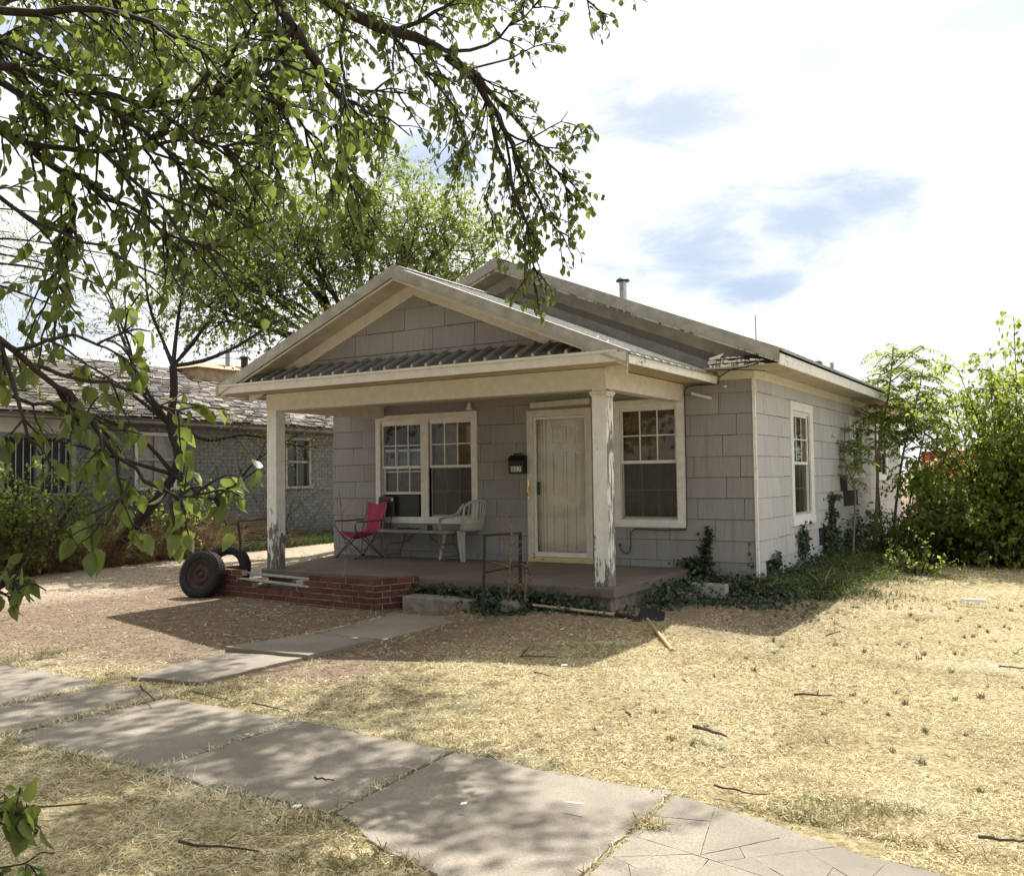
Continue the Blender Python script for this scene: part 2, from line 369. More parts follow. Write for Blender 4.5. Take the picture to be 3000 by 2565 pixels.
def clip(poly, a, b, c):
    """convex polygon kept where a*x+b*y<=c"""
    out = []
    for i in range(len(poly)):
        p, q = poly[i], poly[(i+1) % len(poly)]; dp = a*p[0]+b*p[1]-c; dq = a*q[0]+b*q[1]-c
        if dp <= 0: out.append(p)
        if dp*dq < 0: t = dp/(dp-dq); out.append((p[0]+(q[0]-p[0])*t, p[1]+(q[1]-p[1])*t))
    return out
def area(p): return abs(sum(p[i][0]*p[(i+1) % len(p)][1]-p[(i+1) % len(p)][0]*p[i][1] for i in range(len(p))))/2
def minus(rect, hole):
    """rectangle minus rectangle"""
    x0, x1, z0, z1 = rect; a, b, c, d = hole
    if a >= x1 or b <= x0 or c >= z1 or d <= z0: return [rect]
    out = []
    if a > x0: out.append((x0, a, z0, z1))
    if b < x1: out.append((b, x1, z0, z1))
    m0, m1 = max(x0, a), min(x1, b)
    if c > z0: out.append((m0, m1, z0, c))
    if d < z1: out.append((m0, m1, d, z1))
    return [r for r in out if r[1]-r[0] > .012 and r[3]-r[2] > .012]
def smooth01(x): x = max(0.0, min(1.0, x)); return x*x*(3-2*x)
def wob(x, y): return .5*math.sin(1.3*x+.7*y)+.3*math.sin(2.9*x-1.7*y+1)+.2*math.sin(5.1*x+4.3*y+2)
def gz(x, y):
    """height of the ground"""
    z = -.17+.012*wob(x, y)
    z -= .03*smooth01((x-.3)/2)*smooth01((2-y)/3)                       # falls slightly to the right
    d = max(abs(x+1.2)-1.2, 0)+max(abs(y+1.4)-1.3, 0)*1.2
    z += .085*smooth01(1-d/.9)                                         # soil banked up against the porch corner
    z += .05*smooth01(1-abs(x-.5)/1.4)*smooth01((y+.6)/1.2)
    k = smooth01(1-(abs(y+7.62+.2*smooth01((x-.4)/1.5))-.75-.3*smooth01((x-.4)/1.5))/.6) if x < 3.8 else 0               # level with the sidewalk
    return z*(1-k)+(-.178)*k
# ------------------------------------------------------------------ ground, sidewalk, front walk
def axis(lo, hi, far, step):
    a = list(np.arange(lo, hi+step*.5, step)); e = step; x = lo; L = []
    while x > -far: e *= 1.35; x -= e; L.append(x)
    e = step; x = hi; Rr = []
    while x < far: e *= 1.35; x += e; Rr.append(x)
    return L[::-1]+a+Rr
gx = axis(-16, 10, 1500, .16); gy = axis(-13, 9, 1500, .16)
V = [(x, y, gz(x, y)) for y in gy for x in gx]; n = len(gx); F = []
for j in range(len(gy)-1):
    for i in range(n-1):
        a = j*n+i; F += [(a, a+1, a+n+1), (a, a+n+1, a+n)]
ground = obj('ground', tri_mesh('ground', V, F), 'soil'); ground.data.polygons.foreach_set('use_smooth', [True]*len(ground.data.polygons))
tag(ground, 'bare reddish soil and dry thatch of the yard', 'ground', kind='structure')

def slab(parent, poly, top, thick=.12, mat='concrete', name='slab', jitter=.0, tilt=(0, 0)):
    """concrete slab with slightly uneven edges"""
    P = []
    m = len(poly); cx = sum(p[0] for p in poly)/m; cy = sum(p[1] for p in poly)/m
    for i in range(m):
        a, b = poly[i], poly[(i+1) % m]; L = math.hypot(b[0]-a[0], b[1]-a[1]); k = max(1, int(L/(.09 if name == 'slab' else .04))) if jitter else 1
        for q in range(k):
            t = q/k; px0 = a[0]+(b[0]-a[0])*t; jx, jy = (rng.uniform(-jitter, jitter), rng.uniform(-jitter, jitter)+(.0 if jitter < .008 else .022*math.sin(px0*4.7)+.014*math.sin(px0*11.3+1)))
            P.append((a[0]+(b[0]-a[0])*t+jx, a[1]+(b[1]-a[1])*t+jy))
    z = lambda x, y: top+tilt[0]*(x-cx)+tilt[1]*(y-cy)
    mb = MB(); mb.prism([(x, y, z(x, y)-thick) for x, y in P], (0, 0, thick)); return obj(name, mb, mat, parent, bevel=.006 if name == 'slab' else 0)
sw = tag(empty('sidewalk', (0, -7.6, -.17)), 'worn concrete sidewalk crossing in front of the yard', 'sidewalk', kind='structure'); sw.location = (0, 0, 0)
far = lambda x: -7.05-.052*(x+.9) if x < 1.71 else -7.19-.10*(x-1.71)
nearl = lambda x: -8.20-.01*(x+.9) if x < .46 else -8.214-.36*(x-.46)
joints = [(-9.3, -9.32), (-7.9, -7.92), (-6.6, -6.62), (-5.1, -5.12), (-3.75, -3.8), (-2.93, -3.02), (-2.2, -2.22), (-.88, -.83), (.38, .46), (1.71, 1.77)]
for i in range(len(joints)-1):
    a, b = joints[i], joints[i+1]; g = .012
    top = -.166+rng.uniform(-.004, .004)
    slab(sw, [(a[1]+g, nearl(a[1])), (b[1]-g, nearl(b[1])), (b[0]-g, far(b[0])), (a[0]+g, far(a[0]))], top, jitter=.009, tilt=(rng.uniform(-.006, .006), rng.uniform(-.004, .004)))
# the broken slab: fragments of a shattered square
fr = [(1.80, -8.70), (3.75, -9.0), (3.3, -7.6), (2.62, -7.5), (2.2, -7.33), (1.73, -7.2)]
def shatter(poly, depth=0):
    if depth > 5 or (area(poly) < .07 and rng.random() < .75) or area(poly) < .02: return [poly]
    k = len(poly); cx = sum(p[0] for p in poly)/k+rng.uniform(-.12, .12); cy = sum(p[1] for p in poly)/k+rng.uniform(-.08, .08)
    # cut across the longer side
    far_ = max(poly, key=lambda p: math.hypot(p[0]-cx, p[1]-cy)); an = math.atan2(far_[1]-cy, far_[0]-cx)+rng.uniform(-.7, .7); a, b = math.cos(an), math.sin(an); c = a*cx+b*cy
    out = []
    for q in (clip(poly, a, b, c-.0012), clip(poly, -a, -b, -c-.0012)):
        if len(q) > 2: out += shatter(q, depth+1)
    return out
slab(sw, fr, -.1755, thick=.1, name='slab_bed')
for q in shatter(fr):
    if area(q) > .004: slab(sw, q, -.168+rng.uniform(-.001, .001), jitter=.0022, tilt=(rng.uniform(-.002, .002), rng.uniform(-.002, .002)), name='slab_fragment')
fw = tag(empty('front_walk'), 'narrow walk of uneven concrete slabs leading to the porch step', 'walkway', kind='structure')
slab(fw, [(-3.02, -4.55), (-2.27, -4.50), (-2.28, -3.05), (-3.22, -3.10)], -.148, jitter=.006)
slab(fw, [(-3.22, -5.58), (-2.27, -5.50), (-2.30, -4.58), (-3.05, -4.62)], -.132, jitter=.007, tilt=(-.006, -.010))
slab(fw, [(-2.95, -6.72), (-2.30, -6.66), (-2.30, -5.56), (-3.10, -5.66)], -.146, jitter=.01)
# ------------------------------------------------------------------ the house
SLP, SLM = .415, .4025                       # porch and main roof pitch
XC = -3.5
FZ = .175                                    # porch floor
house = tag(empty('house', (-3.465, 0, 0)), 'small grey shingle-sided house with gabled front porch and metal roof', 'house'); house.location = (0, 0, 0)
class Fr:
    """a wall plane: u along it, v up, n outwards"""
    def __init__(s, o, u, nn): s.o = np.array(o, float); s.u = np.array(u, float); s.n = np.array(nn, float)
    def p(s, u, v, n=0): return tuple(s.o+s.u*u+np.array([0, 0, 1.])*v+s.n*n)
    def box(s, mb, u0, u1, v0, v1, n0, n1):
        return mb.add([s.p(u0, v0, n0), s.p(u1, v0, n0), s.p(u1, v0, n1), s.p(u0, v0, n1), s.p(u0, v1, n0), s.p(u1, v1, n0), s.p(u1, v1, n1), s.p(u0, v1, n1)],
                      [(0, 3, 2, 1), (4, 5, 6, 7), (0, 1, 5, 4), (1, 2, 6, 5), (2, 3, 7, 6), (3, 0, 4, 7)])
    def poly(s, mb, pts, n0, n1):
        return mb.prism([s.p(a, b, n0) for a, b in pts], s.n*(n1-n0))
FRONT = Fr((0, 0, 0), (1, 0, 0), (0, -1, 0))
SIDE = Fr((0, 0, 0), (0, 1, 0), (1, 0, 0))
ZC = 1.87                                    # a course line; courses every .267
E_ = .267
def shingles(parent, fr, u0, u1, vlo, vhi, holes, missing=(), halfplanes=(), phase=0, mat='siding'):
    """lapped cement shingles, each its own piece"""
    k0 = math.floor((vlo-ZC)/E_)-1
    for k in range(k0, k0+24):
        zb = ZC+k*E_; zt = zb+E_
        if zt <= vlo+.02 or zb >= vhi-.02: continue
        off = (k % 2)*.305+phase+((k*37) % 5)*.04
        x = u0-.61+off % .61
        while x < u1:
            a, b = max(x, u0), min(x+.603, u1); x += .61
            if b-a < .02: continue
            cx, cz = (a+b)/2, (zb+zt)/2
            if any(h[0] < cx < h[1] and h[2] < cz < h[3] for h in missing): continue
            rects = [(a, b, max(zb+.001, vlo), min(zt-.0035, vhi))]
            for h in holes: rects = [q for r in rects for q in minus(r, h)]
            mb = MB()
            dz = rng.uniform(-.003, .003)
            for (p, q, r, s) in rects:
                pol = [(p, r+dz), (q, r+dz), (q, s), (p, s)]
                for hp in halfplanes: pol = clip(pol, *hp) if pol else pol
                if len(pol) < 3 or area(pol) < .0015: continue
                lean = lambda v: .005+.011*(zt-v)/E_           # bottom edge stands proud of the course below
                n = len(pol)
                mb.add([fr.p(c, d, 0.0) for c, d in pol]+[fr.p(c, d, lean(d)) for c, d in pol], [tuple(range(n))[::-1], tuple(range(n, 2*n))]+[(i, (i+1) % n, n+(i+1) % n, n+i) for i in range(n)])
            if mb.f: obj('shingle', mb, mat, parent)
# walls: felt-covered sheathing with openings, shingles on it
WT = .12
def walls(name, fr, u0, u1, vlo, vhi, holes, extra=None):
    mb = MB(); rects = [(u0, u1, vlo, vhi)]
    for h in holes: rects = [q for r in rects for q in minus(r, h)]
    for r in rects: fr.box(mb, r[0], r[1], r[2], r[3], -WT, -.002)
    if extra: fr.poly(mb, extra, -WT, -.002)
    return obj(name, mb, 'felt', house)
LW = (-5.99, -4.17, .72, 2.30); DW = (-3.22, -2.30, .18, 2.27); RW = (-1.88, -.97, .74, 2.32)
S1 = (1.70, 2.78, .70, 2.30); S2 = (5.75, 6.62, 1.36, 2.27); S3 = (8.2, 9.05, 1.30, 2.27)
WTOP = 2.60
gapex = 4.22
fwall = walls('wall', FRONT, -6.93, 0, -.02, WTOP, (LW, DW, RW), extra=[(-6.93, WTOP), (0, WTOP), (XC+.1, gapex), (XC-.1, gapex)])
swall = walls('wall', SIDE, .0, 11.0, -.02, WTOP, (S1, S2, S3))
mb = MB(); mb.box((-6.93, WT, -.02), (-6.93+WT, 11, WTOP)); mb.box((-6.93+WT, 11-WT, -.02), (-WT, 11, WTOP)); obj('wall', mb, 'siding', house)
mb = MB(); mb.box((-6.8, .12, 2.30), (-.12, 10.88, 2.36)); mb.box((-6.8, .125, .02), (-.125, 10.87, .06)); obj('interior_floor', mb, 'interior', house)
mb = MB(); mb.box((-6.7, 2.2, .06), (-.2, 2.25, 2.3)); obj('interior_wall', mb, 'interior', house)
mb = MB(); mb.box((-6.90, .03, -.3), (-.03, 10.95, -.02)); obj('foundation', mb, 'old_concrete', house)
# main slope bounds for the gable shingles of the main wall (visible above the porch roof)
rk = lambda z0, sl: ((sl, 1, z0+sl*XC), (-sl, 1, z0-sl*XC))
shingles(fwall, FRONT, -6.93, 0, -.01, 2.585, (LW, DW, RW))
shingles(fwall, FRONT, -5.6, -.2, 3.30, 4.2, (), halfplanes=rk(4.16, SLM)+((-SLP, -1, -(3.93+SLP*XC)+0),), phase=.2) if False else None
miss = ((4.56, 5.2, 1.07, 1.34), (4.9, 6.1, .80, 1.07), (1.75, 2.44, .28, .54), (.50, .80, .02, .27), (3.4, 4.3, .0, .54), (3.7, 4.0, .54, .75))
shingles(swall, SIDE, 0, 10.98, -.01, 2.585, (S1, S2, S3), missing=miss, mat='siding_side_lit')  # paler siding carries the side wall's light in its colour
obj('corner_trim', MB().box((-.012, -.022, -.01), (.024, .012, 2.57)), 'fascia_paint', house)

def window(fr, trim, op, grid_rows, name='window', casing='white_trim', lower='down', curtain='curtain_dark', curtain2=None, sill=True, side_w=None, split=None, cut=None):
    """double-hung window: casing, two sashes with muntins, panes, curtain"""
    u0, u1, v0, v1 = trim; a, b, c, d = op
    w = MB(); t0, t1 = .0, .034
    hw = (d+.045)
    fr.box(w, u0, u1, hw, v1, -.01, t1+.004)                           # head
    fr.box(w, u0, a, v0+.10, hw, -.01, t1); fr.box(w, b, u1, v0+.10, hw, -.01, t1)
    fr.box(w, u0-.004, u1+.004, v0, v0+.10, -.01, t1+.010)             # apron / sill
    win = obj(name, w, casing, house, bevel=.004)
    return win
def sash(win, fr, a, b, c, d, n, cols=3, rows=2, fw_=.035, pane='glass', screen=False):
    m = MB()
    fr.box(m, a, a+fw_, c, d, n-.03, n); fr.box(m, b-fw_, b, c, d, n-.03, n)
    fr.box(m, a+fw_, b-fw_, c, c+fw_*1.15, n-.03, n+.002); fr.box(m, a+fw_, b-fw_, d-fw_, d, n-.03, n+.002)
    ia, ib, ic, id_ = a+fw_, b-fw_, c+fw_*1.15, d-fw_
    for i in range(1, cols): u = ia+(ib-ia)*i/cols; fr.box(m, u-.008, u+.008, ic, id_, n-.02, n-.006)
    for j in range(1, rows): v = ic+(id_-ic)*j/rows; fr.box(m, ia, ib, v-.008, v+.008, n-.0205, n-.0065)
    obj('sash', m, 'vinyl_white' if not screen else 'vinyl_white', win)
    for i in range(cols):
        for j in range(rows):
            p = MB(); u = ia+(ib-ia)*i/cols; uu = ia+(ib-ia)*(i+1)/cols; v = ic+(id_-ic)*j/rows; vv = ic+(id_-ic)*(j+1)/rows
            tl = rng.uniform(-.0012, .0012)
            p.add([fr.p(u, v, n-.013+tl), fr.p(uu, v, n-.013-tl), fr.p(uu, vv, n-.013-tl), fr.p(u, vv, n-.013+tl)], [(0, 1, 2, 3)]); obj('pane', p, pane, win)
    if screen:
        s = MB(); fr.box(s, a+.012, b-.012, c+.01, c+.03, n+.006, n+.014); fr.box(s, a+.012, a+.03, c+.03, d, n+.006, n+.014); fr.box(s, b-.03, b-.012, c+.03, d, n+.006, n+.014)
        obj('screen_frame', s, 'grey_board', win)
        p = MB(); p.add([fr.p(a+.03, c+.03, n+.01), fr.p(b-.03, c+.03, n+.01), fr.p(b-.03, d, n+.01), fr.p(a+.03, d, n+.01)], [(0, 1, 2, 3)]); obj('screen', p, 'glass_screen', win)
def curtain(win, fr, a, b, c, d, mat, n=-.14, amp=.012, folds=9):
    g = MB(); g.grid(lambda s, t: fr.p(a+(b-a)*s, c+(d-c)*t, n+amp*math.sin(s*folds*6.28+2*t)), 48, 4); obj('curtain', g, mat, win)
def reveal(win, fr, a, b, c, d, depth=.10):
    m = MB(); fr.box(m, a-.05, a, c-.05, d+.05, -depth, .004); fr.box(m, b, b+.05, c-.05, d+.05, -depth, .004); fr.box(m, a, b, d, d+.05, -depth, .004); fr.box(m, a, b, c-.05, c, -depth, .006); obj('jamb', m, 'vinyl_white', win)
# left pair
w1 = window(FRONT, (-6.03, -4.12, .69, 2.36), (-5.94, -4.22, .79, 2.235), 2)
obj('mullion', FRONT.box(MB(), -5.15, -5.01, .79, 2.28, -.06, .030), 'white_trim', w1, bevel=.004)
for (a, b) in ((-5.94, -5.15), (-5.01, -4.22)): reveal(w1, FRONT, a, b, .79, 2.235)
sash(w1, FRONT, -5.94, -5.15, 1.53, 2.235, -.012); sash(w1, FRONT, -5.93, -5.16, 1.13, 1.83, -.048, rows=2)
sash(w1, FRONT, -5.01, -4.22, 1.53, 2.235, -.012); sash(w1, FRONT, -5.005, -4.225, .79, 1.56, -.048, screen=True)
curtain(w1, FRONT, -5.94, -5.15, 1.15, 2.24, 'curtain_dark'); curtain(w1, FRONT, -5.01, -4.22, .79, 2.24, 'curtain_tan', folds=3)
# right window
w2 = window(FRONT, (-1.93, -.91, .69, 2.375), (-1.83, -1.02, .79, 2.265), 2)
reveal(w2, FRONT, -1.83, -1.02, .79, 2.265)
sash(w2, FRONT, -1.83, -1.02, 1.53, 2.265, -.012); sash(w2, FRONT, -1.825, -1.025, .79, 1.56, -.048, screen=True)
curtain(w2, FRONT, -1.83, -1.02, .79, 2.27, 'curtain_tan', folds=4)
# side windows
w3 = window(SIDE, (1.62, 2.88, .64, 2.39), (1.75, 2.70, .78, 2.22), 2)
reveal(w3, SIDE, 1.75, 2.70, .78, 2.22)
sash(w3, SIDE, 1.75, 2.70, 1.50, 2.22, -.012); sash(w3, SIDE, 1.755, 2.695, .78, 1.53, -.048, screen=True)
curtain(w3, SIDE, 1.75, 2.70, 1.52, 2.22, 'curtain_reflected_green', folds=6); curtain(w3, SIDE, 1.75, 2.70, .79, 1.52, 'curtain_dark')  # upper curtain's green paints in reflected foliage
for (a, b, c, d) in ((5.62, 6.70, 1.28, 2.37), (8.06, 9.18, 1.22, 2.35)):
    ww = window(SIDE, (a, b, c, d), (a+.12, b-.12, c+.12, d-.14), 2); oa, ob, oc, od = a+.12, b-.12, c+.12, d-.14; mid = (oc+od)/2
    reveal(ww, SIDE, oa, ob, oc, od)
    sash(ww, SIDE, oa, ob, mid-.01, od, -.012, rows=1, cols=2); sash(ww, SIDE, oa+.005, ob-.005, oc, mid+.02, -.048, rows=1, cols=2)
    curtain(ww, SIDE, oa, ob, oc, od, 'curtain_dark')
# door: storm door in a cream frame, panelled door behind the glass
m = MB(); FRONT.box(m, -3.27, -3.17, FZ+.015, 2.31, -.01, .030); FRONT.box(m, -2.32, -2.255, FZ+.015, 2.31, -.01, .030); FRONT.box(m, -3.17, -2.32, 2.215, 2.312, -.01, .0305)
door = obj('door', m, 'cream_trim', house, bevel=.003)
obj('threshold', FRONT.box(MB(), -3.268, -2.257, FZ+.004, FZ+.075, -.06, .042), 'brass_strip', door, bevel=.003)
m = MB(); FRONT.box(m, -3.168, -3.135, FZ+.08, 2.213, -.03, .012); FRONT.box(m, -2.355, -2.322, FZ+.08, 2.213, -.03, .012); FRONT.box(m, -3.135, -2.355, 2.18, 2.213, -.03, .012); FRONT.box(m, -3.135, -2.355, FZ+.08, FZ+.145, -.03, .0125)
obj('storm_frame', m, 'vinyl_white', door, bevel=.002)
p = MB(); p.add([FRONT.p(-3.135, FZ+.145, -.012), FRONT.p(-2.355, FZ+.145, -.012), FRONT.p(-2.355, 2.18, -.012), FRONT.p(-3.135, 2.18, -.012)], [(0, 1, 2, 3)]); obj('storm_glass', p, 'glass', door)
m = MB(); FRONT.box(m, -3.03, -2.26, FZ+.02, 2.24, -.155, -.105)
leafd = obj('door_leaf', m, 'door_cream', door, bevel=.003)
m = MB(); FRONT.box(m, -3.22, -3.03, FZ+.02, 2.27, -.16, -.09); FRONT.box(m, -3.10, -3.07, FZ+.02, 2.26, -.09, -.075); FRONT.box(m, -3.15, -3.13, FZ+.02, 2.26, -.09, -.07); obj('door_jamb', m, 'door_cream', door, bevel=.002)
for (a, b) in ((-2.93, -2.70), (-2.58, -2.35)):
    for (c, d) in ((1.83, 2.08), (1.10, 1.72), (.33, .98)):
        m = MB()
        for (q, r, s, t) in ((a, b, c, c+.02), (a, b, d-.02, d), (a, a+.02, c+.02, d-.02), (b-.02, b, c+.02, d-.02)): FRONT.box(m, q, r, s, t, -.107, -.090)
        FRONT.box(m, a+.05, b-.05, c+.05, d-.05, -.107, -.094); obj('door_panel', m, 'door_cream', door, bevel=.003)
m = MB(); FRONT.box(m, -3.255, -3.222, 1.20, 1.33, .028, .045); m.tube([FRONT.p(-3.238, 1.225, .045), FRONT.p(-3.238, 1.225, .07), FRONT.p(-3.238, 1.16, .08), FRONT.p(-3.238, 1.10, .06)], .010, 8); FRONT.box(m, -3.252, -3.226, 1.06, 1.16, .028, .040); obj('door_handle', m, 'brass', door)
m = MB(); FRONT.box(m, -3.115, -3.085, 1.12, 1.30, -.01, .012); obj('latch', m, 'dark_plastic', door)
m = MB(); m.prism([FRONT.p(-3.19, 2.345, 0), FRONT.p(-2.26, 2.36, 0), FRONT.p(-2.26, 2.44, 0), FRONT.p(-3.18, 2.42, 0)], (0, -.07, 0)); obj('door_hood_board', m, 'cream_trim', house, bevel=.004)
# bare lamp socket on the wall above the left window
m = MB(); m.lathe([(.0, 0), (.05, 0), (.05, .02), (.028, .04), (.028, .075), (.018, .10), (.0, .11)], 14, c=(-4.22, -.07, 2.375)); obj('lamp_socket', m, 'fascia_paint', house, smooth=True)

# porch floor, step
mb = MB(); P = [(-6.85, .0), (-6.14, -1.86), (-6.05, -2.42), (-.82, -2.42), (-.82, -.002), (-3.0, -.002)]
rr = []
for i in range(len(P)):
    a, b = P[i], P[(i+1) % len(P)]; L = math.hypot(b[0]-a[0], b[1]-a[1]); k = max(1, int(L/.12))
    for q in range(k): rr.append((a[0]+(b[0]-a[0])*q/k+(rng.uniform(-.005, .005) if q else 0), a[1]+(b[1]-a[1])*q/k+(rng.uniform(-.006, .006) if q else 0)))
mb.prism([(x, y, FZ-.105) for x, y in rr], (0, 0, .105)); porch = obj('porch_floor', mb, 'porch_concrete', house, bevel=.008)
mb = MB(); mb.prism([(-6.7, -.01, -.3), (-6.0, -2.34, -.3), (-.90, -2.34, -.3), (-.90, -.01, -.3)], (0, 0, .2)); mb.v = [(x, y, z if z < -.2 else FZ-.104) for x, y, z in mb.v]; obj('porch_base', mb, 'old_concrete', house)
mb = MB(); mb.box((-3.38, -2.78, -.25), (-2.42, -2.30, .005)); obj('porch_step', mb, 'old_concrete', house, bevel=.02)
# posts and beams
def post(x0, x1, y0, y1, worn):
    m = MB(); m.box((x0, y0, FZ-.004), (x1, y1, 2.322)); o = obj('porch_post', m, 'post_paint', house, bevel=.006); o.data.materials.append(MATS['post_paint_worn'])
    if worn:
        for p in o.data.polygons:
            if p.normal.x > .5: p.material_index = 1
    return o
pr = post(-1.092, -.918, -2.328, -2.155, True); pl = post(-6.04, -5.866, -2.328, -2.155, False)
m = MB(); m.box((-1.115, -2.350, 2.262), (-.895, -2.133, 2.290)); m.box((-1.104, -2.340, 2.240), (-.906, -2.143, 2.262)); obj('post_cap', m, 'cream_trim', pr, bevel=.005)
m = MB(); m.box((-6.043, -2.333, 2.318), (-.915, -2.150, 2.548)); obj('porch_beam', m, 'cream_trim', house, bevel=.004)
for (x0, x1) in ((-1.09, -.915), (-6.043, -5.868)):
    m = MB(); m.box((x0, -2.150, 2.318), (x1, -.004, 2.545)); obj('porch_beam', m, 'cream_trim', house, bevel=.004)
obj('beam_trim', MB().box((-.957, -.03, 2.33), (-.925, -.0, 2.36)), 'cream_trim', house)
m = MB(); m.box((-5.87, -2.15, 2.50), (-1.09, -.02, 2.52)); obj('porch_ceiling', m, 'soffit', house)

# porch roof -----------------------------------------------------------------
PY = -2.77                                    # front of the porch roof
PTOP = 3.915
def slope_panels(name, parent, xr, zr, xe, sl, y0, y1, width, mat='roof_metal', rib=.23, th=.012, drop=0, kids=True):
    """ribbed metal sheets from ridge (xr,zr) down to eave xe; one object per sheet"""
    s = 1 if xe > xr else -1; out = []
    def zf(x): return zr-sl*abs(x-xr)-drop
    y = y0
    while y < y1-.01:
        b = min(y+width, y1); m = MB()
        m.prism([(xr, y, zf(xr)), (xe, y, zf(xe)), (xe, b, zf(xe)), (xr, b, zf(xr))], (0, 0, th))
        o = obj(name, m, mat, parent); q = y+rib*.5
        while q < b:
            r = MB(); h = .026
            r.add([(xr, q-.03, zf(xr)+th*.9), (xr, q-.014, zf(xr)+th+h), (xr, q+.014, zf(xr)+th+h), (xr, q+.03, zf(xr)+th*.9),
                   (xe, q-.03, zf(xe)+th*.9), (xe, q-.014, zf(xe)+th+h), (xe, q+.014, zf(xe)+th+h), (xe, q+.03, zf(xe)+th*.9)],
                  [(0, 1, 5, 4), (1, 2, 6, 5), (2, 3, 7, 6), (0, 3, 2, 1), (4, 5, 6, 7), (0, 4, 7, 3)])
            if kids: obj('rib', r, mat, o)
            q += rib
        y = b; out.append(o)
    return out
HW = 3.045
proof = obj('porch_roof', MB().prism([(XC-HW+.03, PY+.06, PTOP-.075-SLP*(HW-.03)), (XC, PY+.06, PTOP-.075), (XC+HW-.03, PY+.06, PTOP-.075-SLP*(HW-.03)), (XC+HW-.03, PY+.06, PTOP-.115-SLP*(HW-.03)), (XC, PY+.06, PTOP-.115), (XC-HW+.03, PY+.06, PTOP-.115-SLP*(HW-.03))], (0, -PY-.09, 0)), 'soffit', house)
proof.name = 'porch_roof'
slope_panels('roof_panel', proof, XC, PTOP-.032, XC+HW+.03, SLP, PY+.02, -.01, .70); slope_panels('roof_panel', proof, XC, PTOP-.032, XC-HW-.03, SLP, PY+.02, -.01, .70)
# rake flashing: bent metal over the gable edge
def rake(name, parent, xr, zt, xe, sl, y, h, lip=.16, mat='rake_metal', th=.012):
    s = 1 if xe > xr else -1; m = MB()
    f = lambda x: zt-sl*abs(x-xr)
    m.prism([(xr, y, f(xr)), (xe, y, f(xe)), (xe, y, f(xe)-h), (xr, y, f(xr)-h)], (0, th, 0))
    m.prism([(xr, y+th, f(xr)), (xe, y+th, f(xe)), (xe, y+th+lip, f(xe)), (xr, y+th+lip, f(xr))], (0, 0, -th))
    m.prism([(xr, y-.012, f(xr)-h+.02), (xe, y-.012, f(xe)-h+.02), (xe, y-.012, f(xe)-h), (xr, y-.012, f(xr)-h)], (0, .0115, 0))
    return obj(name, m, mat, parent)
rake('rake_flashing', proof, XC, PTOP, XC+HW, SLP, PY, .145); rake('rake_flashing', proof, XC, PTOP, XC-HW, SLP, PY, .145)
# gable wall of the porch, set back, with shingles and cream rake boards
GY = -2.325
GF = Fr((0, GY, 0), (1, 0, 0), (0, -1, 0))
gw = obj('gable_wall', MB().prism([(XC-2.75, GY, 2.55), (XC+2.75, GY, 2.55), (XC+2.75, GY, 2.66), (XC, GY, 3.80), (XC-2.75, GY, 2.66)], (0, .10, 0)), 'felt', house)
shingles(gw, GF, XC-2.4, XC+2.4, 2.72, 3.72, (), halfplanes=rk(3.645, SLP), phase=.12)
for s in (1, -1):
    m = MB(); f = lambda x: 3.815-SLP*abs(x-XC)
    xe = XC+s*2.85
    m.prism([(XC, GY-.03, f(XC)), (xe, GY-.03, f(xe)), (xe, GY-.03, f(xe)-.19), (XC, GY-.03, f(XC)-.19)], (0, .029, 0)); obj('rake_board', m, 'cream_trim', gw, bevel=.003)
    xe2 = XC+s*(HW-.02); m = MB(); g = lambda x: PTOP-.118-SLP*abs(x-XC)
    m.prism([(XC, PY+.015, g(XC)), (xe2, PY+.015, g(xe2)), (xe2, GY-.02, g(xe2)), (XC, GY-.02, g(XC))], (0, 0, -.016)); obj('rake_soffit', m, 'soffit', gw)
    m = MB(); h = lambda x: PTOP-.150-SLP*abs(x-XC)
    m.prism([(XC, PY+.02, h(XC)), (xe2, PY+.02, h(xe2)), (xe2, PY+.02, h(xe2)-.022), (XC, PY+.02, h(XC)-.022)], (0, .025, 0)); obj('rake_moulding', m, 'cream_trim', gw)
# pent roof: little ribbed metal skirt at the foot of the gable
pent = obj('pent_roof', MB().prism([(XC-2.93, PY+.03, 2.668), (XC+2.93, PY+.03, 2.668), (XC+2.50, GY-.02, 2.862), (XC-2.50, GY-.02, 2.862)], (0, 0, .010)), 'pent_dark', house)
q = XC-2.80
while q < XC+2.85:
    ytop = GY-.022; xb = q
    lim = (XC+2.93-abs(q-XC)+XC-XC); t = min(1.0, max(.12, (2.93-abs(q-XC))/.43))
    zb, ze = 2.676, 2.676+(2.868-2.676)*t; yb, ye = PY+.015, PY+.03+(ytop-PY-.03)*t
    r = MB(); r.add([(q-.022, yb, zb), (q-.010, yb, zb+.036), (q+.010, yb, zb+.036), (q+.022, yb, zb), (q-.022, ye, ze), (q-.010, ye, ze+.036), (q+.010, ye, ze+.036), (q+.022, ye, ze)], [(0, 1, 5, 4), (1, 2, 6, 5), (2, 3, 7, 6), (0, 3, 2, 1), (4, 5, 6, 7), (0, 4, 7, 3)]); obj('rib', r, 'galvanised', pent)
    q += .205
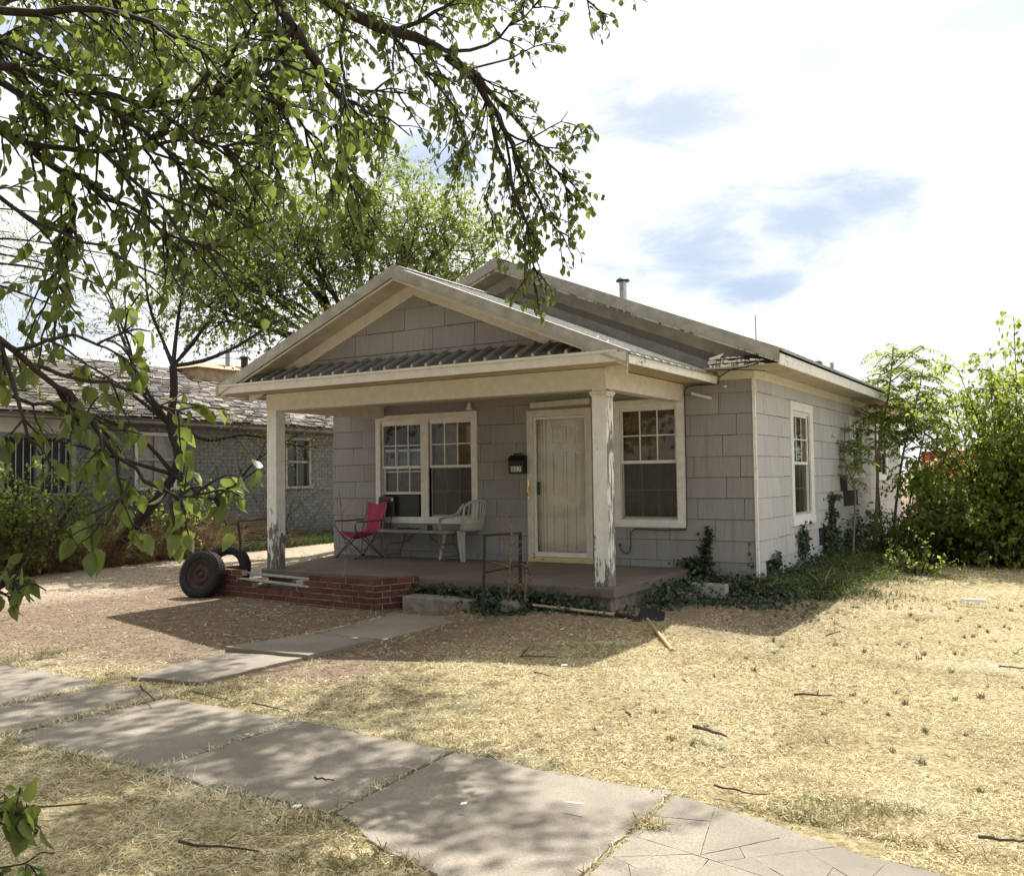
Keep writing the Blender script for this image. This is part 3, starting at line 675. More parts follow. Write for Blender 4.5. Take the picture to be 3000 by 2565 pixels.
# eave fascia and soffit of the porch
m = MB(); m.prism([(XC-HW+.06, PY-.001, 2.545), (XC+HW-.02, PY-.001, 2.545), (XC+HW-.02, PY-.001, 2.640), (XC-HW+.06, PY-.001, 2.640)], (0, .024, 0)); m.box((XC-HW+.08, PY-.014, 2.640), (XC+HW-.12, PY+.03, 2.668)); obj('porch_fascia', m, 'cream_trim', house)
for s in (1, -1):
    x = XC+s*(HW-.02); m = MB(); m.prism([(x, PY+.024, 2.520), (x, -.03, 2.520), (x, -.03, 2.612), (x, PY+.024, 2.612)], (s*.024, 0, 0)); obj('porch_fascia', m, 'fascia_paint', house)
m = MB(); m.box((XC-HW+.08, PY+.02, 2.552), (XC+HW-.03, GY-.008, 2.566)); obj('porch_soffit', m, 'soffit_ochre', house)
m = MB(); m.box((-.915, GY-.004, 2.552), (XC+HW-.03, -.03, 2.564)); obj('porch_soffit', m, 'soffit_ochre', house); m = MB(); m.box((XC-HW+.08, GY-.004, 2.552), (-6.045, -.03, 2.564)); obj('porch_soffit', m, 'soffit_ochre', house)

# main roof -------------------------------------------------------------------
MY = -.46; MTOP = 4.455; MH = 3.955
mroof = obj('main_roof', MB().prism([(XC-MH+.03, MY+.06, MTOP-.085-SLM*(MH-.03)), (XC, MY+.06, MTOP-.085), (XC+MH-.03, MY+.06, MTOP-.085-SLM*(MH-.03)), (XC+MH-.03, MY+.06, MTOP-.125-SLM*(MH-.03)), (XC, MY+.06, MTOP-.125), (XC-MH+.03, MY+.06, MTOP-.125-SLM*(MH-.03))], (0, 11.9, 0)), 'soffit', house)
slope_panels('roof_panel', mroof, XC, MTOP-.032, XC+MH+.035, SLM, MY+.02, 11.5, .92); slope_panels('roof_panel', mroof, XC, MTOP-.032, XC-MH-.035, SLM, MY+.02, 11.5, .92, kids=False)
rake('rake_flashing', mroof, XC, MTOP, XC+MH, SLM, MY, .155); rake('rake_flashing', mroof, XC, MTOP, XC-MH, SLM, MY, .155)
m = MB(); m.prism([(XC-.16, MY+.03, MTOP-.04), (XC, MY+.03, MTOP+.024), (XC+.16, MY+.03, MTOP-.04)], (0, 11.9, 0)); obj('ridge_cap', m, 'roof_metal', mroof)
m = MB(); m.prism([(XC-.14, PY+.03, PTOP-.035), (XC, PY+.03, PTOP+.022), (XC+.14, PY+.03, PTOP-.035)], (0, -PY-.04, 0)); obj('ridge_cap', m, 'roof_metal', proof)
for s in (1, -1):
    xe = XC+s*(MH-.02); g = lambda x: MTOP-.130-SLM*abs(x-XC); m = MB()
    m.prism([(XC, MY+.018, g(XC)), (xe, MY+.018, g(xe)), (xe, -.002, g(xe)), (XC, -.002, g(XC))], (0, 0, -.014)); obj('rake_soffit', m, 'soffit', mroof)
    f = lambda x: MTOP-.150-SLM*abs(x-XC); xe3 = XC+s*3.45; m = MB()
    m.prism([(XC, -.030, f(XC)), (xe3, -.030, f(xe3)), (xe3, -.030, f(xe3)-.185), (XC, -.030, f(XC)-.185)], (0, .022, 0)); obj('rake_board', m, 'rake_tan', mroof, bevel=.003)
    # step flashing board lying along the porch roof
    h = lambda x: PTOP+.125-SLP*abs(x-XC); xe4 = XC+s*3.05; m = MB()
    m.prism([(XC, -.036, h(XC)), (xe4, -.036, h(xe4)), (xe4, -.036, h(xe4)-.15), (XC, -.036, h(XC)-.15)], (0, .026, 0)); obj('flashing_board', m, 'flashing_grey', mroof, bevel=.003)
    m = MB(); ff = lambda x: MTOP-.158-SLM*abs(x-XC)
    m.prism([(XC, MY+.02, ff(XC)), (xe, MY+.02, ff(xe)), (xe, MY+.02, ff(xe)-.022), (XC, MY+.02, ff(XC)-.022)], (0, .022, 0)); obj('rake_moulding', m, 'post_paint_worn', mroof)
shingles(fwall, FRONT, -6.4, -.55, 3.0, 4.25, (), halfplanes=rk(4.30, SLM)+((-SLP, -1, -(PTOP-SLP*0+SLP*XC) if False else -(PTOP-.05)-SLP*XC),), phase=.2) if False else None
gm = MB()
for s in (1, -1):
    a = lambda x: MTOP-.29-SLM*abs(x-XC); b_ = lambda x: PTOP-.06-SLP*abs(x-XC)
    x = XC; k = 0
    while abs(x-XC) < 3.3 and x < -.05:
        x2 = x+s*.6; x2 = min(x2, -.012); m = MB(); off = .003*(k % 2)
        m.prism([(x+s*.003, -.012-off, a(x)), (x2, -.012-off, a(x2)), (x2, -.012-off, b_(x2)), (x+s*.003, -.012-off, b_(x))], (0, .010, 0)); obj('shingle', m, 'siding', fwall); x = x2; k += 1
# eaves of the side: fascia, soffit, frieze
for s, x in ((1, XC+MH-.02), (-1, XC-MH-.004)):
    m = MB(); m.prism([(x, MY+.03, 2.665), (x, 11.4, 2.665), (x, 11.4, 2.800), (x, MY+.03, 2.800)], (.024, 0, 0)); obj('eave_fascia', m, 'fascia_paint', house)
m = MB(); m.box((.026, .0, 2.672), (XC+MH-.022, 11.4, 2.684)); m.box((-.48, MY+.04, 2.672), (XC+MH-.022, -.001, 2.684)); obj('eave_soffit', m, 'soffit', house)
m = MB(); m.box((0.0, -.004, 2.565), (.026, 11.0, 2.671)); obj('frieze', m, 'cream_trim', house)
m = MB(); m.box((-.91, -.026, 2.565), (.026, -.004, 2.671)); obj('frieze', m, 'cream_trim', house)
# torn eave return at the front corner
def ragged(x0, x1, z0, z1, y, mat='post_paint_worn', name='eave_return'):
    """weathered board with torn upper and right edges"""
    k = 14; lo = [(x0+(x1-x0)*i/k, z0+rng.uniform(0, .006)) for i in range(k+1)]; hi = [(x0+(x1-x0)*i/k, z1-.02*i/k+rng.uniform(-.016, .006)) for i in range(k, -1, -1)]; hi[0] = (x1-.05, hi[0][1])
    m = MB()
    for i in range(k): m.prism([(lo[i][0], y, lo[i][1]), (lo[i+1][0], y, lo[i+1][1]), (hi[k-i-1][0], y, hi[k-i-1][1]), (hi[k-i][0], y, hi[k-i][1])], (0, .014, 0))
    return obj(name, m, mat, house)
ragged(-.42, .30, 2.676, 2.725, MY+.055); ragged(-.44, .22, 2.728, 2.775, MY+.060); ragged(-.40, .02, 2.782, 2.815, MY+.064); ragged(.08, .27, 2.730, 2.765, MY+.050)
m = MB(); m.prism([(-.43, MY+.05, 2.80), (-.22, MY+.02, 2.85), (-.27, MY-.01, 2.79), (-.39, MY+.015, 2.775)], (0, .006, -.004)); obj('peeled_paint', m, 'fascia_paint', house)
m = MB(); m.box((-.42, MY+.08, 2.685), (.40, MY+.10, 2.81)); obj('return_backing', m, 'felt', house)
# roof furniture
m = MB(); m.tube([(-3.1, 3, 4.15), (-3.1, 3, 4.68)], .062, 16); vp = obj('vent_pipe', m, 'galvanised', house); m = MB(); m.lathe([(.0, .10), (.075, .09), (.115, .055), (.115, .03), (.0, .025)], 18, c=(-3.1, 3, 4.645)); obj('vent_cap', m, 'black_iron', vp)
m = MB(); m.tube([(-1.13, 4, 3.3), (-1.135, 4, 4.04)], .012, 8); obj('mast', m, 'galvanised', house)
q = px_(2437, 1062, -.3); m = MB(); m.tube([(-.3, q[1], q[2]-.6), (-.3, q[1], q[2])], .035, 10); obj('vent_pipe', m, 'galvanised', house)
q = px_(2390, 1056, -.3); m = MB(); m.lathe([(0, .12), (.09, .06), (.12, .02), (.05, 0), (.05, -.4)], 10, c=(-.3, q[1], q[2]-.08)); obj('roof_vent', m, 'black_iron', house)
# cables on the front
m = MB(); m.tube([(.20, MY+.03, 2.70), (.05, MY+.02, 2.66), (-.15, MY+.10, 2.655), (-.35, -.06, 2.64), (-.42, -.045, 2.60), (-.43, -.045, 2.52), (-.5, -.045, 2.515), (-.75, -.05, 2.52), (-.86, -.048, 2.50), (-.885, -.045, 2.45), (-.885, -.045, 1.5), (-.89, -.045, .75), (-.90, -.048, .67), (-1.2, -.045, .655), (-1.62, -.045, .665), (-1.68, -.04, .62), (-1.68, -.04, .45), (-1.70, -.04, .36), (-1.74, -.045, .335), (-1.80, -.05, .36), (-1.83, -.05, .42), (-1.835, -.05, .45)], .007, 6); m.lathe([(0, .02), (.016, .015), (.016, -.015), (0, -.02)], 8, c=(-1.835, -.05, .45)); obj('cable', m, 'dark_plastic', house)
m = MB(); m.tube([(-.36, MY+.09, 2.66), (-.1, MY+.04, 2.64), (.12, MY+.06, 2.62), (.26, MY+.10, 2.605)], .006, 6); obj('cable', m, 'dark_plastic', house)
m = MB(); m.bar((-.80, -.035, 2.42), (-.53, -.04, 2.34), .035, .012, (0, -1, 0)); obj('loose_strip', m, 'vinyl_white', house)
m = MB(); m.lathe([(0, 0), (.025, 0), (.025, .02), (0, .03)], 10, c=(-.35, -.03, 2.47)); obj('hook', m, 'vinyl_white', house)
# ------------------------------------------------------------------ brick planter in front of the porch
planter = tag(empty('brick_planter'), 'low crumbling red brick planter in front of the porch', 'planter')
BL, BH, BT, MJ = .205, .060, .095, .012
brick_me = []
for k in range(5):
    m = MB(); j = lambda: rng.uniform(-.004, .004); m.box((-BL/2, -BT/2, -BH/2), (BL/2, BT/2, BH/2)); m.v = [(x+j(), y+j(), z+j()*.8) for x, y, z in m.v]
    me = m.mesh('brick'); me.materials.append(MATS['brick_red']); brick_me.append(me)
def brick_at(c, ang, parent, scale=1.0):
    o = bpy.data.objects.new('brick', rng.choice(brick_me)); COL.objects.link(o); o.parent = parent; o.location = c; o.rotation_euler = (rng.uniform(-.015, .015), rng.uniform(-.015, .015), ang+rng.uniform(-.015, .015)); o.scale = (scale, 1, 1)
PF = [(-6.78, -2.72), (-3.60, -3.00)]; ZB = -.225
def brick_wall(a, b, height_of, parent):
    a = np.array(a); b = np.array(b); L = np.linalg.norm(b-a); d = (b-a)/L; ang = math.atan2(d[1], d[0]); nrm = np.array([-d[1], d[0]])
    core = MB()
    for r in range(6):
        z = ZB+BH/2+r*(BH+MJ); s = (r % 2)*(BL+MJ)/2; x = -s; run = []
        while x < L-.03:
            x0, x1 = max(x, 0), min(x+BL, L); x += BL+MJ
            if x1-x0 < .045: continue
            mid = (x0+x1)/2
            if z+BH/2 > height_of(mid): continue
            c = a+d*mid+nrm*(BT/2); brick_at((c[0], c[1], z), ang, parent, (x1-x0)/BL)
            p, q = a+d*max(.008, x0-.008)+nrm*.006, a+d*min(L-.008, x1+.008)+nrm*.006; o = nrm*(BT-.012)
            core.prism([(p[0], p[1], z-BH/2-MJ), (q[0], q[1], z-BH/2-MJ), (q[0], q[1], z+BH/2-.006), (p[0], p[1], z+BH/2-.006)], (o[0], o[1], 0))
    return obj('mortar', core, 'mortar', parent)
def hfront(s): return .21 if (s < .75 or s > 2.05) else (.10 if s < .95 else (.05 if s < 1.85 else .13))
brick_wall(PF[0], PF[1], hfront, planter)
brick_wall(PF[1], (-3.40, -2.42), lambda s: .21, planter); brick_wall((-6.62, -2.16), PF[0], lambda s: .21, planter)
fill = MB(); fill.prism([(-6.6, -2.60, -.25), (-3.66, -2.88, -.25), (-3.5, -2.44, -.25), (-6.05, -2.42, -.25), (-6.55, -2.2, -.25)], (0, 0, .22)); obj('soil_fill', fill, 'litter_soil', planter)
m = MB(); m.prism([(-5.05, -2.80, -.02), (-4.55, -2.84, -.02), (-4.5, -2.5, -.02), (-5.0, -2.46, -.02)], (0, 0, .13)); tag(obj('concrete_chunk', m, 'cinder', bevel=.012), 'pale grey concrete chunk lying inside the brick planter', 'concrete chunk')
for (a, b, z, lb) in (((-6.15, -2.62), (-4.55, -2.72), .115, 'longer weathered pale board lying along the planter above a shorter one'), ((-6.10, -2.74), (-4.72, -2.89), .055, 'short weathered pale board lying on the broken front of the planter')):
    m = MB(); m.bar((a[0], a[1], z+.03), (b[0], b[1], z), .05, .025); tag(obj('board', m, 'grey_board', bevel=.003), lb, 'board')
for i, (x, y, z, s) in enumerate(((-5.75, -2.62, .0, .06), (-5.45, -2.68, -.005, .05), (-5.3, -2.55, .01, .07), (-5.95, -2.55, .02, .05))):
    m = MB(); m.lathe([(0, s*.8), (s*.7, s*.55), (s, 0), (s*.8, -s*.5), (0, -s*.6)], 7); m.v = [(p[0]*rng.uniform(.8, 1.2), p[1]*rng.uniform(.8, 1.2), p[2]) for p in m.v]
    tag(obj('rubble_stone', m, 'stone', loc=(x, y, z+.02)), 'small brown rubble stone inside the brick planter', 'stone', 'rubble stones in the planter')

# ------------------------------------------------------------------ tyres
def tyre(name, label, rim):
    R_, W = .315, .185
    root = tag(empty(name), label, 'tire', 'old tires by the planter')
    prof = [(.20, -.07), (.215, -.085), (.255, -.095), (.295, -.088), (.312, -.07), (.316, -.035), (.317, 0), (.316, .035), (.312, .07), (.295, .088), (.255, .095), (.215, .085), (.20, .07), (.192, .05), (.192, -.05)]
    obj('tire_body', MB().lathe(prof, 56, closed=True), 'rubber', root, smooth=True)
    tr = MB()
    for i in range(52):
        a = 2*math.pi*i/52
        for (h, s) in ((-.052, .5), (0, -.5), (.052, .5)):
            c, n_ = math.cos(a+s*.03), math.sin(a+s*.03); t_ = (-n_, c)
            q = [(.311*c+t_[0]*w*.013, .311*n_+t_[1]*w*.013, h+g*.019) for w, g in ((-1, -1), (1, -1), (1, 1), (-1, 1))]; tr.prism(q, (c*.011, n_*.011, 0))
    obj('tread', tr, 'rubber', root)
    if rim:
        r = MB(); r.lathe([(.196, .062), (.190, .070), (.178, .052), (.170, .020), (.135, .012), (.120, .030), (.088, .044), (.066, .030), (.062, .014), (.040, .014), (.034, .040), (.0, .046)], 36)
        rm = obj('rim', r, 'rust', root, smooth=True)
        for i in range(5):
            a = 2*math.pi*i/5; b_ = MB(); b_.lathe([(0, .016), (.009, .014), (.010, 0)], 6, c=(.076*math.cos(a), .076*math.sin(a), .030)); obj('lug_nut', b_, 'rust', rm)
        h = MB(); h.tube([(.205, .02, .075), (.19, .018, .10)], .005, 6); obj('valve', h, 'dark_plastic', rm)
    return root
def place_disc(o, loc, normal):
    o.rotation_euler = Vector(normal).to_track_quat('Z', 'Y').to_euler(); o.location = loc
t1 = tyre('old_tire', 'tire on a rusty steel rim leaning against the brick planter corner', True); place_disc(t1, (-6.62, -2.93, .125), (.18, -1, .24))
t2 = tyre('old_tire', 'empty black tire without a rim standing behind the rimmed one', False); place_disc(t2, (-6.78, -2.36, .160), (.42, -.85, .20))

# ------------------------------------------------------------------ iron handrails
def rail(name, label, f, r, mids, foot_r):
    root = tag(empty(name), label, 'handrail', 'iron handrail frames')
    ft, rt_ = Vector(f[0]), Vector(r[0]); fb, rb = Vector(f[1]), Vector(r[1])
    obj('post', MB().bar(fb, ft+Vector((0, 0, .013)), .026, .026), 'black_iron', root); obj('post', MB().bar(rb, rt_+Vector((0, 0, .013)), .030 if foot_r else .026, .026), 'black_iron', root)
    d = (rt_-ft).normalized()*.014
    obj('top_rail', MB().bar(ft+d, rt_-d, .034, .020), 'black_iron', root)
    for t in mids: obj('cross_bar', MB().bar(ft.lerp(fb, t)+d, rt_.lerp(rb, t if foot_r else t)-d, .016, .016), 'black_iron', root)
    return root
rail('iron_handrail', 'black iron handrail beside the porch step among dry weeds', ((-2.07, -3.0, .745), (-2.09, -3.02, gz(-2.09, -3.02)-.05)), ((-2.03, -2.32, .735), (-2.03, -2.34, -.1)), (.44, .85), True)
a = py_(400+615/2.072, 1400+265/2.072, -1.6); b = py_(400+800/2.072, 1400+249/2.072, -1.6)
rail('iron_handrail', 'black iron handrail behind the tires beside the driveway', ((a[0], -1.6, a[2]), (a[0]+.12, -1.58, -.2)), ((b[0]+.02, -1.5, b[2]), (b[0]+.08, -1.48, -.2)), (.30,), False)

# ------------------------------------------------------------------ pink folding chair
def folding_chair():
    root = tag(empty('folding_chair', (-6.03, -.42, FZ), math.radians(163)), 'pink canvas folding camp chair on the porch beside the house wall', 'chair')
    # local: +y is the way it faces
    T = lambda pts, r=.010: obj('leg_tube', MB().tube(pts, r, 8), 'chair_tube', root)
    fl, fr_, bl, br = (-.27, .25), (.27, .25), (-.27, -.23), (.27, -.23)
    T([(fl[0], fl[1], .012), (.25, .22, .40)]); T([(fr_[0], fr_[1], .012), (-.25, .22, .40)])
    T([(bl[0], bl[1], .012), (.22, -.16, .38)]); T([(br[0], br[1], .012), (-.22, -.16, .38)])
    T([(fl[0], fl[1]-.005, .014), (-.26, -.19, .36)]); T([(bl[0], bl[1]+.005, .014), (-.25, .21, .39)])
    T([(fr_[0], fr_[1]-.005, .014), (.26, -.19, .36)]); T([(br[0], br[1]+.005, .014), (.25, .21, .39)])
    for (x, y) in (fl, fr_, bl, br): obj('foot', MB().lathe([(0, 0), (.026, 0), (.026, .014), (.014, .03), (0, .032)], 10, c=(x, y, 0)), 'dark_plastic', root)
    for s in (-1, 1):
        obj('back_tube', MB().tube([(s*.27, -.20, .03), (s*.27, -.23, .42), (s*.262, -.32, .80)], .010, 8), 'chair_tube', root)
        obj('arm', MB().tube([(s*.25, .22, .40), (s*.29, .27, .50), (s*.30, .25, .565), (s*.30, .05, .56), (s*.285, -.25, .57)], .013, 8), 'chair_tube', root)
    def back(u, v):
        w = .275-.06*(1-v)-.02*math.sin(v*3); x = (u-.5)*2
        return (x*w, -.225-.10*v+.05*(1-x*x)*(1-v*.7)*-1+.008*math.sin(9*u+5*v), .36+.455*v+.03*abs(x)**2*v+.012*math.sin(7*v+6*u))
    obj('back_cloth', MB().grid(back, 14, 12), 'pink_cloth', root, smooth=True).modifiers.new('solid', 'SOLIDIFY').thickness = .004
    def seat(u, v):
        x = (u-.5)*2; return (x*.235*(1-.15*v), .20-.44*v, .40-.10*(1-x*x)*math.sin(math.pi*min(1, .25+.75*v))-.03*v+.006*math.sin(8*u+7*v))
    obj('seat_cloth', MB().grid(seat, 14, 10), 'pink_cloth', root, smooth=True).modifiers.new('solid', 'SOLIDIFY').thickness = .004
folding_chair()
# ------------------------------------------------------------------ low folding table
def table():
    x0, x1, y0, y1, h = -5.62, -4.30, -.52, -.05, .44
    root = tag(empty('folding_table', ((x0+x1)/2, (y0+y1)/2, FZ)), 'low grey plastic folding table under the left porch window', 'table')
    X, Y = (x1-x0)/2, (y1-y0)/2; pts = []
    for cx, cy, a0 in ((X-.07, Y-.07, 0), (-X+.07, Y-.07, 90), (-X+.07, -Y+.07, 180), (X-.07, -Y+.07, 270)):
        for k in range(5): a = math.radians(a0+k*22.5); pts.append((cx+.07*math.cos(a), cy+.07*math.sin(a), h-.045))
    obj('tabletop', MB().prism(pts, (0, 0, .045)), 'table_plastic', root, bevel=.010)
    for s in (-1, 1):
        for k in (-1, 1):
            obj('leg', MB().tube([(s*(X-.22), k*(Y-.06), h-.05), (s*(X-.20), k*(Y-.07), .25), (s*(X-.12), k*(Y-.05), .10), (s*(X-.12), k*(Y-.05), 0)], .012, 8), 'chair_tube', root)
        obj('leg_bar', MB().tube([(s*(X-.12), -(Y-.05), .06), (s*(X-.12), Y-.05, .06)], .009, 6), 'chair_tube', root)
        obj('leg_brace', MB().tube([(s*(X-.21), 0, .22), (s*(X-.40), 0, .27), (s*(X-.55), 0, h-.05)], .008, 6), 'chair_tube', root)
        obj('cross_tube', MB().tube([(s*(X-.21), -(Y-.07), .23), (s*(X-.21), (Y-.07), .23)], .008, 6), 'chair_tube', root)
    return root, (x0+x1)/2, (y0+y1)/2, FZ+h
tb, tx, ty, tz = table()
m = MB(); m.box((-.03, -.03, 0), (.03, .03, .068)); m.box((-.022, -.031, .068), (.022, .025, .074)); tag(obj('small_box', m, 'dark_plastic', loc=(tx+.22, ty-.08, tz), rot=(0, 0, .3), bevel=.006), 'small black box on the grey folding table', 'box')
m = MB(); pts = []
for i in range(40):
    a = i/39*6.28*1.5; pts.append((.17*math.cos(a*.7)+.02*i/39, .05*math.sin(a)+.01*math.sin(3*a), .008+.012*abs(math.sin(a*.5))))
m.tube([(-.42, .02, .006), (-.30, -.03, .007)]+pts, .006, 6); tag(obj('power_cord', m, 'dark_plastic', loc=(tx-.20, ty-.06, tz)), 'black power cord coiled on the grey folding table', 'cord')
# cord hanging from the air conditioner to the table is part of the conditioner
def air_conditioner():
    root = tag(empty('air_conditioner', (-5.55, 0, .80)), 'dark box air conditioner sitting in the open left window sash', 'air conditioner')
    obj('casing', MB().box((-.36, -.115, 0), (-.06, .12, .300)), 'ac_case', root, bevel=.008)
    obj('casing', MB().box((-.058, -.045, .0), (.375, .11, .318)), 'dark_plastic', root, bevel=.004)
    for i in range(9):
        z = .03+i*.028; obj('louver', MB().prism([(-.34, -.117, z), (-.08, -.117, z), (-.08, -.125, z+.012), (-.34, -.125, z+.012)], (0, .004, .003)), 'ac_case', root)
    for i in range(7): obj('louver', MB().box((-.059, -.105+i*.013, .05), (-.0575, -.099+i*.013, .27)), 'dark_plastic', root)
    obj('label_patch', MB().box((-.11, -.1195, .235), (-.07, -.1155, .275)), 'plate_white', root)
    obj('power_lead', MB().tube([(-.10, -.11, .02), (-.10, -.13, -.05), (-.09, -.16, -.16), (-.02, -.20, -.178)], .006, 6), 'dark_plastic', root)
air_conditioner()
# ------------------------------------------------------------------ white plastic armchair
def plastic_chair():
    root = tag(empty('plastic_chair', (-4.33, -.10, FZ), math.radians(75)), 'off-white molded plastic armchair beside the folding table', 'chair')
    H = .42
    def seat(u, v): x = (u-.5)*2; return (x*(.235-.03*v), .23-.45*v, H+.012*abs(x)**3-.018*math.sin(math.pi*v)+(-.03 if v == 0 else 0))
    obj('seat', MB().grid(seat, 14, 12), 'white_plastic', root, smooth=True).modifiers.new('solid', 'SOLIDIFY').thickness = .012
    # legs: channel-like tapered blades
    for s in (-1, 1):
        for (yt, yb, fw_) in ((.20, .25, 1), (-.20, -.30, 0)):
            m = MB(); xt, xb = s*.225, s*.27
            top, bot = (xt, yt, H+.005), (xb, yb, 0)
            for (dx, dy) in ((1, 0), (0, 1)):
                a = [(top[0]-s*dx*.09-dx*0, top[1]-(1 if yt > 0 else -1)*dy*.085, top[2]), (top[0], top[1], top[2]), (bot[0], bot[1], 0), (bot[0]-s*dx*.045, bot[1]-(1 if yt > 0 else -1)*dy*.045, 0)]
                m.prism(a, (0, (1 if yt > 0 else -1)*-.008, 0) if dx else (-s*.008, 0, 0))
            obj('leg', m, 'white_plastic', root)
        # arm: rises from the front leg, sweeps back into the top of the backrest
        arm = [(s*.245, .215, H), (s*.262, .23, H+.10), (s*.272, .20, H+.185), (s*.28, .10, H+.205), (s*.283, -.06, H+.215), (s*.268, -.20, H+.27), (s*.235, -.295, H+.40)]
        m = MB(); n = len(arm)
        for i in range(n-1): m.bar(arm[i], arm[i+1], .052, .016, (s*-.3, .2, 1) if i > 1 else (0, 1, 0))
        obj('arm', m, 'white_plastic', root, bevel=.004)
    # back: curved hoop with upright slats
    hoop = []
    for k in range(17):
        a = math.pi*k/16; hoop.append((.225*math.cos(a), -.295-.05*math.sin(a), H+.35+.10*math.sin(a)))
    m = MB(); m.tube([(.215, -.20, H), (.228, -.245, H+.15)]+hoop+[(-.228, -.245, H+.15), (-.215, -.20, H)], .018, 8); obj('back_frame', m, 'white_plastic', root, smooth=True)
    def low(u, v): x = (u-.5)*2; return (x*.222, -.205-.05*(1-x*x)-.06*v, H+.0+.17*v)
    obj('back_panel', MB().grid(low, 12, 3), 'white_plastic', root, smooth=True).modifiers.new('solid', 'SOLIDIFY').thickness = .010
    for k in range(-3, 4):
        x = k*.052; z1 = H+.35+.10*math.sqrt(max(0, 1-(x/.225)**2)); y = -.265-.05*(1-(x/.222)**2)
        obj('back_slat', MB().bar((x, y+.005, H+.165), (x*1.05, -.295-.05*math.sqrt(max(0, 1-(x/.225)**2)), z1), .024, .008, (0, 1, 0)), 'white_plastic', root)
plastic_chair()
# ------------------------------------------------------------------ mailbox with house number
mbx = tag(empty('mailbox', (-3.40, 0, 1.42)), 'black wall mailbox with white number plate reading 807 beside the door', 'mailbox')
m = MB(); m.prism([(-.125, 0, 0), (-.125, -.11, 0), (-.125, -.125, .19), (-.125, -.06, .25), (-.125, 0, .26)], (.25, 0, 0)); obj('box', m, 'black_iron', mbx, bevel=.006)
m = MB(); m.prism([(-.132, -.128, .185), (-.132, -.063, .252), (-.132, -.061, .264), (-.132, -.136, .195)], (.264, 0, 0)); obj('lid', m, 'black_iron', mbx)
m = MB(); m.tube([(-.07, -.05, .262), (-.06, -.05, .285), (-.02, -.05, .278), (.03, -.05, .288), (.06, -.05, .282), (.07, -.05, .258)], .010, 6); obj('scroll_handle', m, 'black_iron', mbx)
nz = lambda z: -.110-.015*z/.19
plate = obj('number_plate', MB().prism([(-.085, nz(.03)-.0022, .03), (.085, nz(.03)-.0022, .03), (.085, nz(.105)-.0022, .105), (-.085, nz(.105)-.0022, .105)], (0, .002, 0)), 'plate_white', mbx)
for i, ch in enumerate('807'):
    fc = bpy.data.curves.new('digit', 'FONT'); fc.body = ch; fc.size = .092; fc.extrude = .0008; fc.align_x = 'CENTER'; fc.offset = .0
    tmp = bpy.data.objects.new('digit', fc); COL.objects.link(tmp); bpy.context.view_layer.update()
    me = bpy.data.meshes.new_from_object(tmp.evaluated_get(bpy.context.evaluated_depsgraph_get())); bpy.data.objects.remove(tmp); me.materials.clear(); me.materials.append(MATS['black_iron'])
    o = obj('digit', me, None, plate, loc=(-.054+i*.054, nz(.035)-.0035, .035), rot=(math.radians(85.5)+.0, 0, 0)); o.rotation_euler = (math.pi/2+.078, 0, 0)
# ------------------------------------------------------------------ shovels, block, stones by the porch
sh = tag(empty('shovel'), 'shovel with dark blade and pale wooden handle lying along the porch', 'shovel')
hz = lambda x, y, d=.02: (x, y, gz(x, y)+d)
A_ = pz(1300+600/2.302, 1500+625/2.302, -.02); B_ = pz(1300+1180/2.302, 1500+692/2.302, -.06)
obj('handle', MB().tube([A_, B_], [.015, .017], 10), 'wood_handle', sh)
d_ = (Vector(B_)-Vector(A_)).normalized(); s_ = Vector((-d_.y, d_.x, 0)); B0 = Vector(B_)
obj('socket', MB().tube([B0-d_*.04, B0+d_*.12, B0+d_*.22+Vector((0, 0, -.03))], [.021, .021, .028], 10), 'shovel_steel', sh)
tipc = B0+d_*.20+Vector((0, 0, -.035))
def blade(u, v):
    x = (u-.5)*2; w = .118*(1 if v < .55 else math.sqrt(max(.02, 1-((v-.55)/.46)**2)))
    p = tipc+d_*(.30*v)+s_*(x*w)+Vector((0, 0, .035*x*x-.01*v+.03+.05*x)); return p
obj('blade', MB().grid(blade, 10, 12), 'shovel_steel', sh, smooth=True).modifiers.new('solid', 'SOLIDIFY').thickness = .003
P0 = pz(1300+1350/2.302, 1500+690/2.302, -.07); P1 = pz(1300+1540/2.302, 1500+930/2.302, gz(.45, -4)+.015)
hoe = tag(empty('broken_tool'), 'yellowish wooden tool handle lying across the shovel blade onto the lawn', 'tool')
obj('handle', MB().tube([P0, P1], [.016, .018], 10), 'wood_handle_yellow', hoe)
Pd = (Vector(P0)-Vector(P1)).normalized(); obj('head', MB().bar(Vector(P0)-Pd*.02, Vector(P0)+Pd*.16+Vector((0, 0, -.02)), .05, .012), 'rust', hoe)
